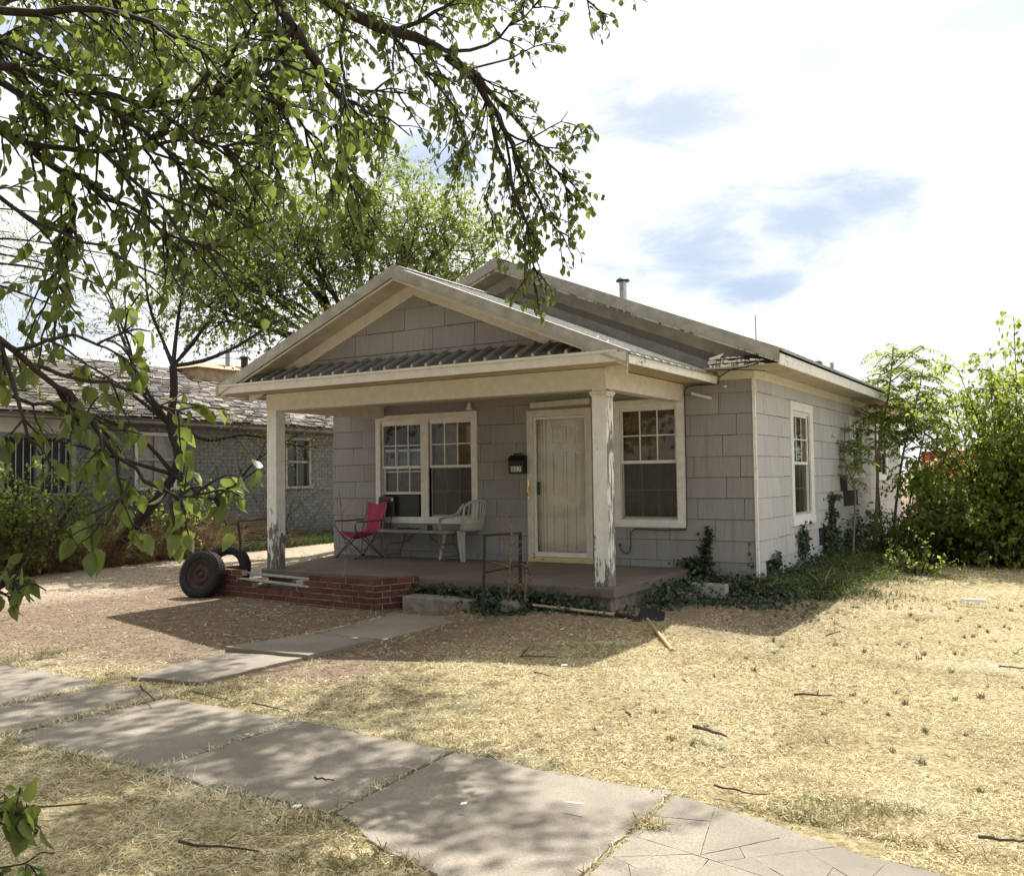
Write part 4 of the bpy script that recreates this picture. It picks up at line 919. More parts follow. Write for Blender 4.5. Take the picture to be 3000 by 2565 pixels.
# cinder block with two cells
cb = pz(1300+1760/2.302, 1500+590/2.302, -.13); blk = MB()
for r in ((-.2, .2, -.10, -.07), (-.2, .2, .07, .10), (-.2, -.165, -.07, .07), (-.018, .018, -.07, .07), (.165, .2, -.07, .07)): blk.box((r[0], r[2], 0), (r[1], r[3], .19))
tag(obj('cinder_block', blk, 'cinder', loc=(-.34, -.80, gz(-.34, -.8)-.02), rot=(0, .03, .13)), 'grey hollow concrete block lying in ivy below the house corner', 'block')
for (x, y, s, c, lb) in ((-.62, -1.05, .10, 'brick_red', 'broken red brick piece beside the concrete block'), (-.48, -1.10, .09, 'old_concrete', 'pale broken concrete lump beside the concrete block'), (-1.90, -2.78, .13, 'stone', 'round brown stone at the foot of the dry weeds by the handrail')):
    m = MB(); m.lathe([(0, s*.7), (s*.6, s*.6), (s*.95, s*.15), (s, -s*.2), (s*.7, -s*.5), (0, -s*.5)], 11); m.v = [(p[0]*rng.uniform(.88, 1.15), p[1]*rng.uniform(.88, 1.12), p[2]*rng.uniform(.9, 1.1)) for p in m.v]
    tag(obj('rock', m, c, loc=(x, y, gz(x, y)+s*.35)), lb, 'rock')
def surface(x, y):
    if -8.2 < y < -7.0 and x < 3: return 'the sidewalk concrete'
    if y <= -8.2: return 'the grass strip along the street'
    if x < -7: return 'the driveway'
    if y > -4.9 and x < .0: return 'the shaded soil before the porch'
    return 'the straw lawn'
# sticks on lawn and walk
STK = [((1.73, -5.04), (1.97, -4.98), .010, 'stick lying on the lawn, forked and dark'), ((1.44, -6.14), (1.67, -6.27), .012, 'thick dark stick lying on the straw lawn'), ((.94, -6.0), (1.0, -6.1), .007, ''), ((1.40, -2.60), (1.47, -2.28), .008, ''),
       ((2.86, -3.4), (3.1, -3.42), .008, ''), ((3.05, -7.2), (3.22, -7.15), .008, ''), ((-.62, -4.72), (-.30, -4.62), .006, ''), ((.12, -7.95), (.22, -7.93), .006, ''), ((1.88, -7.10), (2.15, -7.12), .006, ''), ((-1.1, -9.2), (-.55, -8.75), .008, ''), ((.2, -8.85), (.55, -8.75), .007, ''),
       ((-2.5, -7.0), (-2.0, -7.25), .008, ''), ((-2.0, -6.95), (-1.6, -6.98), .006, ''), ((-1.4, -6.95), (-1.0, -7.02), .006, ''),  ((-.2, -5.2), (0.0, -5.3), .006, ''), ((-.75, -4.35), (-.60, -4.75), .007, '')]
for i, (a, b, r, lb) in enumerate(STK):
    root_pts = []; k = 6
    for q in range(k):
        t = q/(k-1); x = a[0]+(b[0]-a[0])*t; y = a[1]+(b[1]-a[1])*t; root_pts.append((x+rng.uniform(-.012, .012), y+rng.uniform(-.012, .012), max(gz(x, y), -.155)+r+.016+rng.uniform(0, .012)))
    m = MB(); m.tube(root_pts, [r*(1-.5*q/(k-1)) for q in range(k)], 6)
    p = Vector(root_pts[3])
    if i % 3 == 0: m.tube([p, p+Vector((rng.uniform(-.06, .06), rng.uniform(-.06, .06), .03))], [r*.6, r*.3], 5)
    o = obj('stick', m, 'stick')
    if lb: tag(o, lb, 'stick')
    else: tag(o, 'small dead twig lying on '+surface(*a), 'stick', 'fallen twigs on '+surface(*a))
bits = [(2.35, .48, .28, .04, 'white plank scrap lying on the straw lawn by the shrubs', 1), (2.86, -3.4, .16, .02, '', 0), (-.80, -7.55, .03, .02, '', 0), (.98, -7.9, .03, .02, '', 0), (-2.15, -4.6, .05, .03, '', 0), (-2.45, -4.68, .09, .03, '', 0), (1.42, -7.65, .10, .012, '', 0), (-.95, -3.35, .04, .03, '', 0), (-.72, -3.6, .04, .03, '', 0), (-8.6, -1.9, .07, .05, '', 0), (-10.4, -2.4, .10, .06, '', 0), (.33, -8.3, .04, .03, '', 0), (-.1, -4.9, .05, .02, '', 0)]
for (x, y, w, h, lb, k) in bits:
    m = MB(); m.prism([(-w/2, -h/2, 0), (w/2, -h*.4, .004), (w*.45, h/2, .006), (-w*.4, h*.45, .002)], (0, 0, .004 if not k else .03)); o = obj('scrap', m, 'paper', loc=(x, y, max(gz(x, y), -.15)+.022), rot=(0, 0, rng.uniform(-.5, .5)))
    if lb: tag(o, lb, 'scrap')
    else: tag(o, 'scrap of white litter lying on '+surface(x, y), 'litter', 'white litter scraps on '+surface(x, y))

# ------------------------------------------------------------------ neighbour's house across the driveway
nb = tag(empty('neighbor_house'), 'grey painted brick house with worn shingle roof across the driveway', 'house')
NX = -13.4; NF = Fr((NX, 0, 0), (0, 1, 0), (1, 0, 0))
NW1 = (1.06, 2.11, 1.27, 2.43); NW2 = (5.38, 6.28, 1.23, 2.45); NWB = (-3.9, -.32, 1.19, 2.32)
nholes = (NW1, NW2, NWB)
m = MB(); rects = [(-5.0, 17.0, -.3, 2.62)]
for h in nholes: rects = [q for r in rects for q in minus(r, h)]
for r in rects: NF.box(m, *r, -.25, -.006)
nwall = obj('wall', m, 'mortar_grey', nb)
m = MB(); m.box((-22, -5.0, -.3), (-21.8, 17, 2.6)); m.box((-21.8, -5.0, -.3), (NX-.25, -4.8, 2.6)); m.box((-21.8, 16.8, -.3), (NX-.25, 17, 2.6)); obj('wall', m, 'brick_grey', nb)
m = MB(); m.box((-15.5, -4.7, -.2), (-15.4, 16.7, 2.5)); obj('interior_wall', m, 'interior', nb)
bricks = []; CH, CL = .083, .225
for r in range(36):
    zb = -.28+r*CH; y = -5+(r % 2)*CL/2
    while y < 17:
        for q in [(y+.005, y+CL-.006, zb, zb+CH-.012)]:
            rr_ = [q]
            for h in nholes: rr_ = [k for p in rr_ for k in minus(p, h)]
            bricks += [k for k in rr_ if k[1]-k[0] > .04 and k[3] <= 2.60]
        y += CL
bricks.sort(key=lambda k: abs((k[0]+k[1])/2-4.6)*.55+abs((k[2]+k[3])/2-1.35)*1.7)
for i, k in enumerate(bricks[:300]): NFd = MB(); NF.box(NFd, *k, -.006, .004+.003*rng.random()); obj('brick', NFd, 'brick_grey', nwall)
m = MB()
for k in bricks[300:]: NF.box(m, *k, -.006, .004+.003*rng.random())
o = obj('bricks_rest', m, 'brick_grey', nwall); o.name = 'brick_field'; o['kind'] = 'stuff'
def nwindow(h, mid, cover=None):
    m = MB(); u0, u1, v0, v1 = h; t = .07
    NF.box(m, u0, u0+t, v0, v1, -.10, .03); NF.box(m, u1-t, u1, v0, v1, -.10, .03); NF.box(m, u0+t, u1-t, v1-t, v1, -.10, .031); NF.box(m, u0-.05, u1+.05, v0-.06, v0, -.10, .06)
    w = obj('window', m, 'shed_white' if cover else 'trim_grey', nb)
    s = MB(); NF.box(s, u0+t, u1-t, mid-.03, mid+.03, -.08, .0); NF.box(s, (u0+u1)/2-.012, (u0+u1)/2+.012, v0, v1-t, -.075, -.02); obj('sash', s, 'trim_grey', w)
    for (a, b) in ((v0, mid-.03), (mid+.03, v1-t)):
        p = MB(); NF.box(p, u0+t, u1-t, a, b, -.07, -.06); obj('pane', p, 'window_dark' if not cover else 'trim_grey', w)
    return w
nwindow(NW1, 1.86, True); nwindow(NW2, 1.84)
# barred windows of the enclosed porch
m = MB(); NF.box(m, NWB[0], NWB[1], 2.24, 2.32, -.1, .03); NF.box(m, NWB[0]-.05, NWB[1]+.05, 1.13, 1.19, -.1, .06); wb = obj('window', m, 'trim_grey', nb)
for i in range(6):
    u = NWB[0]+(NWB[1]-NWB[0])*i/5; q = MB(); NF.box(q, u-.05, u+.05, 1.19, 2.24, -.09, .02); obj('window_post', q, 'trim_grey', wb)
    if i < 5:
        p = MB(); NF.box(p, u+.05, u+(NWB[1]-NWB[0])/5-.05, 1.19, 2.24, -.07, -.06); obj('pane', p, 'window_dark', wb)
        for k in range(1, 5): b_ = MB(); uu = u+(NWB[1]-NWB[0])/5*k/5; b_.tube([NF.p(uu, 1.19, -.02), NF.p(uu, 2.24, -.02)], .009, 6); obj('window_bar', b_, 'shed_white', wb)
m = MB(); NF.box(m, -4.4, -.1, 2.325, 2.615, .006, .05); obj('porch_header', m, 'shed_white', nb)
m = MB(); m.prism([(NX+.5, -5.5, 2.60), (NX+.5, 17.5, 2.60), (NX+.5, 17.5, 2.68), (NX+.5, -5.5, 2.68)], (-.03, 0, 0)); obj('eave_fascia', m, 'trim_grey', nb)
m = MB(); m.box((NX+.005, -5.5, 2.60), (NX+.468, 17.5, 2.62)); obj('eave_soffit', m, 'trim_grey', nb)
m = MB(); m.tube([NF.p(2.26, 1.1, .05), NF.p(2.26, 2.6, .05)], .035, 8); obj('downspout', m, 'black_iron', nb)
m = MB(); RZ = 4.45; RXc = -17.6; ex = NX+.52
hipA, hipB = (RXc, 1.4, RZ), (RXc, 13.0, RZ)
for poly in ([(ex, -5.5, 2.68), (ex, 17.5, 2.68), hipB, hipA], [(ex, -5.5, 2.68), hipA, (-22.3, -5.5, 2.68)], [(-22.3, -5.5, 2.68), hipA, hipB, (-22.3, 17.5, 2.68)], [(ex, 17.5, 2.68), (-22.3, 17.5, 2.68), hipB]):
    m.prism(poly, (0, 0, -.05))
nroof = obj('roof', m, 'old_shingle', nb)
# individual curled shingles on the two visible slopes
def slope_shingles(A, B, Cc, D, rows, width, keep):
    """A-B eave, D-C ridge; returns quads"""
    A, B, Cc, D = [np.array(p, float) for p in (A, B, Cc, D)]; out = []
    nrm = np.cross(B-A, D-A); nrm /= np.linalg.norm(nrm); nrm *= (1 if nrm[2] > 0 else -1)
    for r in range(rows):
        t0, t1 = r/rows, (r+1.15)/rows; L = np.linalg.norm((B-A)*(1-t0)+(Cc-D)*t0); k = max(1, int(L/width)); off = rng.random()
        for i in range(k):
            a, b = (i+off-.5)/k, (i+off-.5+.93)/k
            if a < 0 or b > 1: continue
            P = lambda s, t, lift: (A+(B-A)*s)*(1-t)+(D+(Cc-D)*s)*t+nrm*lift
            c = rng.uniform(.006, .045); c2 = c+rng.uniform(-.01, .012); j = rng.uniform(-.25, .15)/rows
            out.append([P(a, t0+j, c), P(b, t0+j*.6, c2), P(b, min(1, t1), .012), P(a, min(1, t1), .012)])
    return out
qs = slope_shingles((ex, -5.5, 2.68), (ex, 17.5, 2.68), hipB, hipA, 26, .30, 0)+slope_shingles((-22.3, -5.5, 2.68), (ex, -5.5, 2.68), hipA, hipA, 26, .30, 0)
cen = np.array([0.5*(q[0]+q[2]) for q in qs]); key = np.abs(cen[:, 1]-4.6)*.5+np.abs(cen[:, 0]+14.3)*.9
order = np.argsort(key)
for i in order[:300]: obj('roof_shingle', MB().prism(qs[i], (0, 0, .012)), 'old_shingle', nroof)
m = MB()
for i in order[300:]: m.prism(qs[i], (0, 0, .012))
o = obj('shingle_field', m, 'old_shingle', nroof); o['kind'] = 'stuff'
m = MB(); m.box((-19.4, 5.4, 4.1), (-16.6, 9.7, 4.44)); m.prism([(-19.5, 5.3, 4.44), (-16.5, 5.3, 4.44), (-17.2, 6.4, 4.70), (-18.8, 6.4, 4.70)], (0, 3.0, 0)); obj('roof_hump', m, 'roof_tan', nb)
for (u, v0, v1, r) in ((667, 1032, 1086, .07), (716, 1050, 1080, .10)):
    p, q = px_(u, v0, -17.0), px_(u, v1, -17.0); m = MB(); m.tube([(p[0], p[1], q[2]-.5), p], r, 12); m.lathe([(0, .10), (r*1.5, .04), (r*1.5, 0), (r, 0)], 12, c=(p[0], p[1], p[2])); obj('vent_pipe', m, 'galvanised' if r < .09 else 'black_iron', nb)

# ------------------------------------------------------------------ far things behind the right-hand shrubs
wsh = tag(empty('white_shed', (2.5, 34, 0)), 'white low building with flat roof behind the backyard shrubs', 'building')
m = MB(); m.box((-2.5, 0, -.3), (3.0, 6, 2.3)); obj('wall', m, 'shed_white', wsh); obj('roof', MB().box((-2.8, -.3, 2.3), (3.3, 6.3, 2.45)), 'trim_grey', wsh); obj('window', MB().box((1.0, -.04, 1.0), (2.0, .0, 1.8)), 'window_dark', wsh)
p = pd(2712, 1340, 40); rt_ = tag(empty('red_trailer', (p[0]+2.3, p[1], 0)), 'red box trailer parked behind the backyard shrubs', 'trailer')
zt = pd(2712, 1322, 40)[2]; zb = pd(2712, 1358, 40)[2]
m = MB(); m.box((-2.3, -1.2, .75), (3.4, 1.2, zt)); obj('box_body', m, 'red_paint', rt_, bevel=.03)
for x in (-1.2, 2.2):
    for s in (-1, 1): w = MB(); w.lathe([(0, .1), (.2, .1), (.36, .08), (.38, 0), (.36, -.08), (.2, -.1), (0, -.1)], 20); o = obj('wheel', w, 'rubber', rt_, loc=(x, s*1.1, .22), rot=(math.pi/2, 0, 0))
p = pd(2690, 1450, 26); fz = tag(empty('wooden_fence', (p[0], p[1], 0)), 'brown board fence behind the backyard shrubs', 'fence')
for i in range(34):
    b_ = MB(); b_.box((-.07, -.01, -.3), (.07, .01, 1.35+rng.uniform(-.03, .03))); b_.v = [(x+i*.155, y+i*.02, z) for x, y, z in b_.v]; obj('board', b_, 'fence_wood', fz)
for z in (.2, 1.0): obj('fence_rail', MB().bar((-.1, .03, z), (5.3, .03+.68, z), .04, .08), 'fence_wood', fz)
# overhead wires on two poles outside the view
up = []
for (x, y) in ((46, 52), (-22.5, 31)):
    r = tag(empty('utility_pole', (x, y, gz(x, y))), 'wooden utility pole carrying the thin overhead wires', 'pole', 'utility poles'); obj('shaft', MB().tube([(0, 0, -.5), (0, 0, 11.5)], [.17, .12], 12), 'bark_pale', r); obj('crossarm', MB().box((-.06, -1.1, 10.6), (.06, 1.1, 10.75)), 'bark_pale', r); up.append((x, y))
for k, dy in enumerate((-1.0, 0.0, 1.0)):
    pts = []
    for i in range(25):
        t = i/24; pts.append((up[0][0]+(up[1][0]-up[0][0])*t, up[0][1]+(up[1][1]-up[0][1])*t+dy, gz(0, 0)+10.8-1.6*4*t*(1-t)))
    tag(obj('overhead_wire', MB().tube(pts, .004, 5), 'dark_plastic'), 'thin overhead wire crossing the pale sky', 'wire', 'overhead wires')
# ------------------------------------------------------------------ vegetation
LEAF_V = np.array([(0, 0, 0), (.20, .10, .02), (.36, .36, .05), (.24, .72, .02), (0, 1.0, -.10), (-.24, .72, .02), (-.36, .36, .05), (-.20, .10, .02), (0, .36, -.03), (0, .72, -.06)], float)
LEAF_F = np.array([(0, 1, 8), (1, 2, 8), (2, 9, 8), (2, 3, 9), (3, 4, 9), (0, 8, 7), (7, 8, 6), (6, 8, 9), (6, 9, 5), (5, 9, 4)], int)
SM_V = np.array([(0, 0, 0), (.34, .42, .06), (0, 1, -.05), (-.34, .42, .06)], float); SM_F = np.array([(0, 1, 2), (0, 2, 3)], int)
NAR_V = np.array([(0, 0, 0), (.16, .35, .03), (0, 1, -.08), (-.16, .35, .03)], float)
def basis(d, nrm):
    d = d/np.linalg.norm(d, axis=1, keepdims=True); x = np.cross(d, nrm); x /= (np.linalg.norm(x, axis=1, keepdims=True)+1e-9); z = np.cross(x, d); return x, d, z
def leaves_mesh(name, P, D, N, S, tv=LEAF_V, tf=LEAF_F, curl=0.0):
    P, D, N, S = map(np.asarray, (P, D, N, S)); x, y, z = basis(D, N); k = len(tv)
    T = np.repeat(tv[None], len(P), 0).copy()
    if curl: T[:, :, 2] -= (nrng.uniform(-.25, 1, len(P))*curl)[:, None]*T[:, :, 1]**2; T[:, :, 2] += (nrng.uniform(-.2, 1.1, len(P)))[:, None]*np.abs(T[:, :, 0])*.55; T[:, :, 0] += (nrng.normal(size=len(P))*.12)[:, None]*T[:, :, 1]**2
    T[:, :, 0] *= nrng.uniform(.8, 1.2, len(P))[:, None]
    V = P[:, None]+S[:, None, None]*(T[:, :, 0:1]*x[:, None]+T[:, :, 1:2]*y[:, None]+T[:, :, 2:3]*z[:, None])
    F = (tf[None]+(np.arange(len(P))*k)[:, None, None]).reshape(-1, 3); return tri_mesh(name, V.reshape(-1, 3), F)
class Tubes:
    def __init__(s): s.V = []; s.F = []; s.n = 0
    def add(s, P, r, n=5):
        P = np.asarray(P, float); m = len(P); r = np.broadcast_to(np.asarray(r, float), (m,)); d = np.gradient(P, axis=0); d /= (np.linalg.norm(d, axis=1, keepdims=True)+1e-9)
        a = np.array([.31, .52, .79]); x = np.cross(d, a); x /= (np.linalg.norm(x, axis=1, keepdims=True)+1e-9); y = np.cross(d, x)
        t = np.arange(n)*2*np.pi/n
        V = P[:, None]+r[:, None, None]*(np.cos(t)[None, :, None]*x[:, None]+np.sin(t)[None, :, None]*y[:, None]); s.V.append(V.reshape(-1, 3))
        i = np.arange(m-1)[:, None]*n; j = np.arange(n)[None]; j2 = (j+1) % n; a_, b_, c_, d_ = i+j, i+j2, i+n+j2, i+n+j
        F = np.stack([np.stack([a_, b_, c_], -1), np.stack([a_, c_, d_], -1)], 2).reshape(-1, 3)+s.n; s.F.append(F); s.n += m*n
    def obj(s, name, mat, parent=None):
        me = tri_mesh(name, np.concatenate(s.V), np.concatenate(s.F)); me.polygons.foreach_set('use_smooth', [True]*len(me.polygons)); return obj(name, me, mat, parent)
def unit(v): v = np.asarray(v, float); return v/(np.linalg.norm(v)+1e-9)
def rvec(): return nrng.normal(size=3)
def resample(P, step):
    P = np.asarray(P, float)
    # Catmull-Rom through the given points
    Q = np.vstack([2*P[0]-P[1], P, 2*P[-1]-P[-2]]); out = []
    for i in range(1, len(Q)-2):
        k = max(2, int(np.linalg.norm(Q[i+1]-Q[i])/step))
        for t in np.linspace(0, 1, k, endpoint=False):
            a, b, c, d = Q[i-1], Q[i], Q[i+1], Q[i+2]; out.append(.5*((2*b)+(-a+c)*t+(2*a-5*b+4*c-d)*t*t+(-a+3*b-3*c+d)*t**3))
    out.append(P[-1]); return np.array(out)
def shoot(p, d, L, n, droop, wobble):
    pts = [np.array(p, float)]; d = unit(d); st = L/n
    for i in range(n): d = unit(d+rvec()*wobble+np.array([0, 0, -droop])); pts.append(pts[-1]+d*st)
    return np.array(pts)
class LeafBag:
    def __init__(s): s.P = []; s.D = []; s.N = []; s.S = []
    def put(s, p, d, n, size): s.P.append(p); s.D.append(d); s.N.append(n); s.S.append(size)
    def along(s, pts, spacing, size, hang=.5, start=.1, tip=True):
        """alternate leaves along a twig"""
        seg = np.diff(pts, axis=0); ln = np.linalg.norm(seg, axis=1); tot = ln.sum(); cum = np.concatenate([[0], np.cumsum(ln)]); x = tot*start+spacing*nrng.random(); k = 0
        while x < tot:
            i = min(len(ln)-1, np.searchsorted(cum, x)-1); p = pts[i]+seg[i]*((x-cum[i])/ln[i]); t = seg[i]/ln[i]
            side = np.cross(t, rvec()); side = unit(side)
            d = unit(t*.5+side*.9+np.array([0, 0, -hang*nrng.uniform(.4, 1.6)])); n = unit(np.array([0, 0, 1.])+rvec()*.55)
            s.put(p+d*size*.15, d, n, size*nrng.uniform(.42, 1.25)); x += spacing*nrng.uniform(.6, 1.4); k += 1
        if tip: s.put(pts[-1], unit(seg[-1]+np.array([0, 0, -.3])), unit(np.array([0, 0, 1.])+rvec()*.5), size)

# ---- the big street tree whose limbs hang into the picture
TRUNK = np.array([-2.9, -9.55, -.2])
fork = np.array([-2.75, -9.35, 2.7])
tree = tag(empty('shade_tree', tuple(TRUNK)), 'large leafy shade tree overhanging the sidewalk and yard', 'tree'); tree.location = (0, 0, 0)
wood = Tubes(); bag = LeafBag()
wood.add(resample([TRUNK+[0, 0, -.1], TRUNK+[.02, .02, .5], TRUNK+[.08, .08, 1.6], fork], .25), np.linspace(.30, .20, len(resample([TRUNK+[0, 0, -.1], TRUNK+[.02, .02, .5], TRUNK+[.08, .08, 1.6], fork], .25))), 12)
def D3(*pts): return [pd(u*K, v*K, d) for (u, v, d) in pts]
def limb(pts, r0, r1, sub=0, sublen=(.25, .6), leaf=.075, start=.15, gap=.052, droop=.09, kids=1.0, wob=.12, hang=.5, up=.0, fill=1.0, grav=-.15):
    P = resample(pts, .12); P[1:-1] += nrng.normal(size=(len(P)-2, 3))*.012; n = len(P); wood.add(P, np.linspace(r0, r1, n), 8 if r0 > .03 else 5)
    L = np.linalg.norm(np.diff(P, axis=0), axis=1).sum(); m = int(L*sub)
    for _ in range(m):
        s = start+(1-start)*nrng.random()**.85; i = min(n-2, int(s*(n-1))); p = P[i]; t = unit(P[i+1]-P[i])
        side = unit(np.cross(t, rvec())); d = unit(t*.75+side*.8+np.array([0, 0, up+grav])); l = nrng.uniform(*sublen)
        tw = shoot(p, d, l, 6, droop, wob); wood.add(tw, np.linspace(min(.008, r0*.5), .0025, 7), 4)
        if nrng.random() < fill: bag.along(tw, gap, leaf, hang, .15)
        for _k in range(nrng.poisson(kids*l/.35)):
            j = nrng.integers(1, 6); t2 = unit(tw[j+1]-tw[j] if j < 6 else tw[j]-tw[j-1]); d2 = unit(t2*.7+unit(np.cross(t2, rvec()))*.8+np.array([0, 0, -.1])); t3 = shoot(tw[j], d2, l*nrng.uniform(.3, .6), 4, droop, wob); wood.add(t3, np.linspace(.004, .0018, 5), 3); bag.along(t3, gap, leaf, hang, .1)
    return P
f_ = fork
# A: the heavy dark limb crossing the top
A = limb([f_, f_+[.3, .4, 2.2]]+D3((500, -170, 5.7), (600, -45, 6.0), (720, 35, 6.3), (800, 62, 6.45), (880, 98, 6.6), (945, 140, 6.8), (990, 205, 7.0), (1020, 265, 7.1), (1045, 330, 7.15), (1062, 400, 7.2)), .135, .012, 5, (.25, .55), .062, .55)
limb(D3((945, 140, 6.8), (985, 175, 6.85), (1040, 235, 6.95), (1095, 305, 7.05), (1130, 350, 7.1), (1160, 405, 7.15)), .026, .005, 12, (.2, .42), .060, .1)
limb(D3((990, 205, 7.0), (1005, 290, 6.95), (1040, 380, 6.95), (1065, 460, 7.0), (1080, 540, 7.05), (1085, 585, 7.05)), .020, .004, 15, (.15, .36), .060, .15, droop=.16)
limb(D3((1020, 265, 7.1), (1055, 330, 7.0), (1085, 400, 7.0), (1120, 455, 7.05), (1140, 480, 7.1)), .015, .004, 15, (.15, .34), .060, .15)
limb(D3((1005, 230, 7.0), (1030, 320, 7.2), (1055, 430, 7.3), (1075, 500, 7.3)), .014, .004, 15, (.15, .32), .060, .3, droop=.16)
limb(D3((1020, 265, 7.1), (1080, 290, 7.0), (1140, 300, 7.0), (1170, 250, 7.0)), .010, .003, 12, (.15, .3), .062, .3)
limb(D3((1030, 300, 7.1), (1110, 260, 7.1), (1150, 225, 7.1)), .008, .003, 14, (.12, .26), .062, .4)
limb(D3((985, 200, 7.0), (960, 265, 6.9), (935, 320, 6.9), (905, 352, 6.9)), .010, .003, 7, (.12, .3), .055, .3)
limb(D3((1012, 260, 7.1), (995, 330, 7.0), (985, 400, 7.0), (1000, 470, 7.0), (1010, 520, 7.0)), .008, .0025, 9, (.12, .26), .055, .4, droop=.18)
limb(D3((880, 98, 6.6), (950, 100, 6.7), (1010, 75, 6.8), (1060, 40, 6.8), (1100, -10, 6.8)), .016, .004, 11, (.15, .4), .060, .2)
limb(D3((950, 140, 6.8), (1030, 120, 6.9), (1075, 95, 7.0), (1090, 40, 7.0)), .009, .003, 9, (.15, .35), .06, .3)
limb(D3((800, 62, 6.45), (850, 40, 6.4), (905, 10, 6.4), (960, -40, 6.4)), .02, .006, 14, (.2, .45), .058, .1)
limb(D3((760, 50, 6.4), (830, 110, 6.35), (890, 180, 6.3), (940, 260, 6.3), (950, 310, 6.3)), .014, .004, 17, (.2, .45), .056, .15)
limb(D3((860, 90, 6.6), (900, 150, 6.8), (925, 210, 6.9), (935, 270, 6.9)), .012, .004, 17, (.15, .4), .056, .15)
limb(D3((900, 120, 6.65), (960, 150, 6.5), (1000, 175, 6.4), (1045, 185, 6.4)), .010, .004, 16, (.15, .35), .056, .1)
# B and C: thick stub dropping at the top, and its boughs
B = limb([f_+[.3, .3, 1.9]]+D3((420, -160, 5.2), (520, -60, 5.3), (575, 20, 5.4), (590, 55, 5.4), (577, 100, 5.4), (565, 160, 5.45), (560, 250, 5.5), (545, 350, 5.5)), .085, .008, 8, (.25, .55), .068, .55)
limb(D3((590, 60, 5.4), (620, 95, 5.5), (650, 140, 5.6), (690, 200, 5.7), (740, 250, 5.8), (790, 300, 5.9)), .045, .005, 12, (.2, .5), .057, .2)
limb(D3((640, 125, 5.6), (650, 200, 5.5), (680, 270, 5.4), (690, 340, 5.4), (720, 420, 5.4)), .018, .004, 15, (.2, .45), .066, .15)
limb(D3((690, 200, 5.7), (740, 225, 5.6), (790, 240, 5.5), (830, 275, 5.5)), .010, .004, 12, (.15, .35), .065, .2)
limb(D3((700, 30, 6.2), (690, 100, 6.0), (700, 170, 5.9), (760, 180, 5.8), (840, 190, 5.8)), .014, .004, 12, (.2, .45), .057, .1)
limb(D3((570, 130, 5.4), (530, 190, 5.1), (515, 280, 5.0), (520, 380, 5.0), (505, 470, 5.0)), .016, .004, 12, (.2, .45), .057, .15)
# left limbs, nearer to the camera
def LL(*a, **k): return limb([f_+[.1, .1, .3]]+D3(*a), **k)
LL((-260, 40, 4.6), (-100, 45, 4.6), (0, 80, 4.6), (100, 125, 4.6), (200, 180, 4.65), (300, 212, 4.7), (430, 198, 4.75), (520, 196, 4.8), (600, 230, 4.85), (640, 280, 4.9), r0=.042, r1=.006, sub=13, sublen=(.2, .5), leaf=.058, gap=.040, start=.35)
LL((-260, 80, 4.2), (-120, 120, 4.2), (0, 130, 4.25), (80, 165, 4.3), (160, 190, 4.3), (250, 238, 4.35), (330, 300, 4.4), (400, 380, 4.4), (440, 450, 4.4), r0=.036, r1=.005, sub=13, sublen=(.2, .45), leaf=.058, gap=.040, start=.4)
LL((-260, 190, 4.4), (-100, 225, 4.4), (0, 262, 4.4), (60, 292, 4.45), (115, 345, 4.5), (150, 425, 4.5), (140, 500, 4.55), (118, 580, 4.6), (100, 660, 4.6), r0=.045, r1=.006, sub=10, sublen=(.2, .45), leaf=.072, start=.4)
limb(D3((0, 165, 4.4), (100, 225, 4.35), (200, 300, 4.3), (300, 380, 4.2), (360, 470, 4.2)), .020, .005, 15, (.2, .45), .057, .1)
limb(D3((60, 292, 4.45), (170, 310, 4.4), (280, 300, 4.4), (400, 280, 4.4), (500, 310, 4.4)), .016, .004, 15, (.2, .42), .057, .1)
limb(D3((110, 340, 4.5), (210, 390, 4.4), (300, 440, 4.3), (380, 500, 4.3), (470, 500, 4.3)), .014, .004, 12, (.2, .42), .057, .1)
limb(D3((-60, 10, 4.2), (80, 25, 4.2), (200, 15, 4.2), (300, 40, 4.25), (400, 110, 4.3), (430, 160, 4.3)), .022, .005, 15, (.2, .45), .057, .1)
limb(D3((-80, -60, 4.6), (120, -40, 4.6), (260, 20, 4.6), (330, 80, 4.6)), .03, .006, 12, (.2, .45), .057, .1)
limb(D3((430, 198, 4.75), (470, 100, 4.7), (520, 40, 4.7), (480, -20, 4.7)), .014, .005, 12, (.2, .4), .057, .1)
limb(D3((300, 212, 4.7), (380, 260, 4.6), (470, 330, 4.5), (560, 400, 4.5)), .014, .004, 12, (.2, .42), .057, .1)
limb(D3((430, 198, 4.75), (520, 110, 4.7), (600, 150, 4.6), (690, 170, 4.5), (710, 240, 4.4)), .012, .004, 12, (.15, .36), .070, .2)
limb(D3((-60, 340, 4.0), (30, 420, 4.0), (120, 470, 4.0), (210, 500, 4.0), (330, 560, 4.0)), .012, .004, 6, (.18, .35), .072, .1)
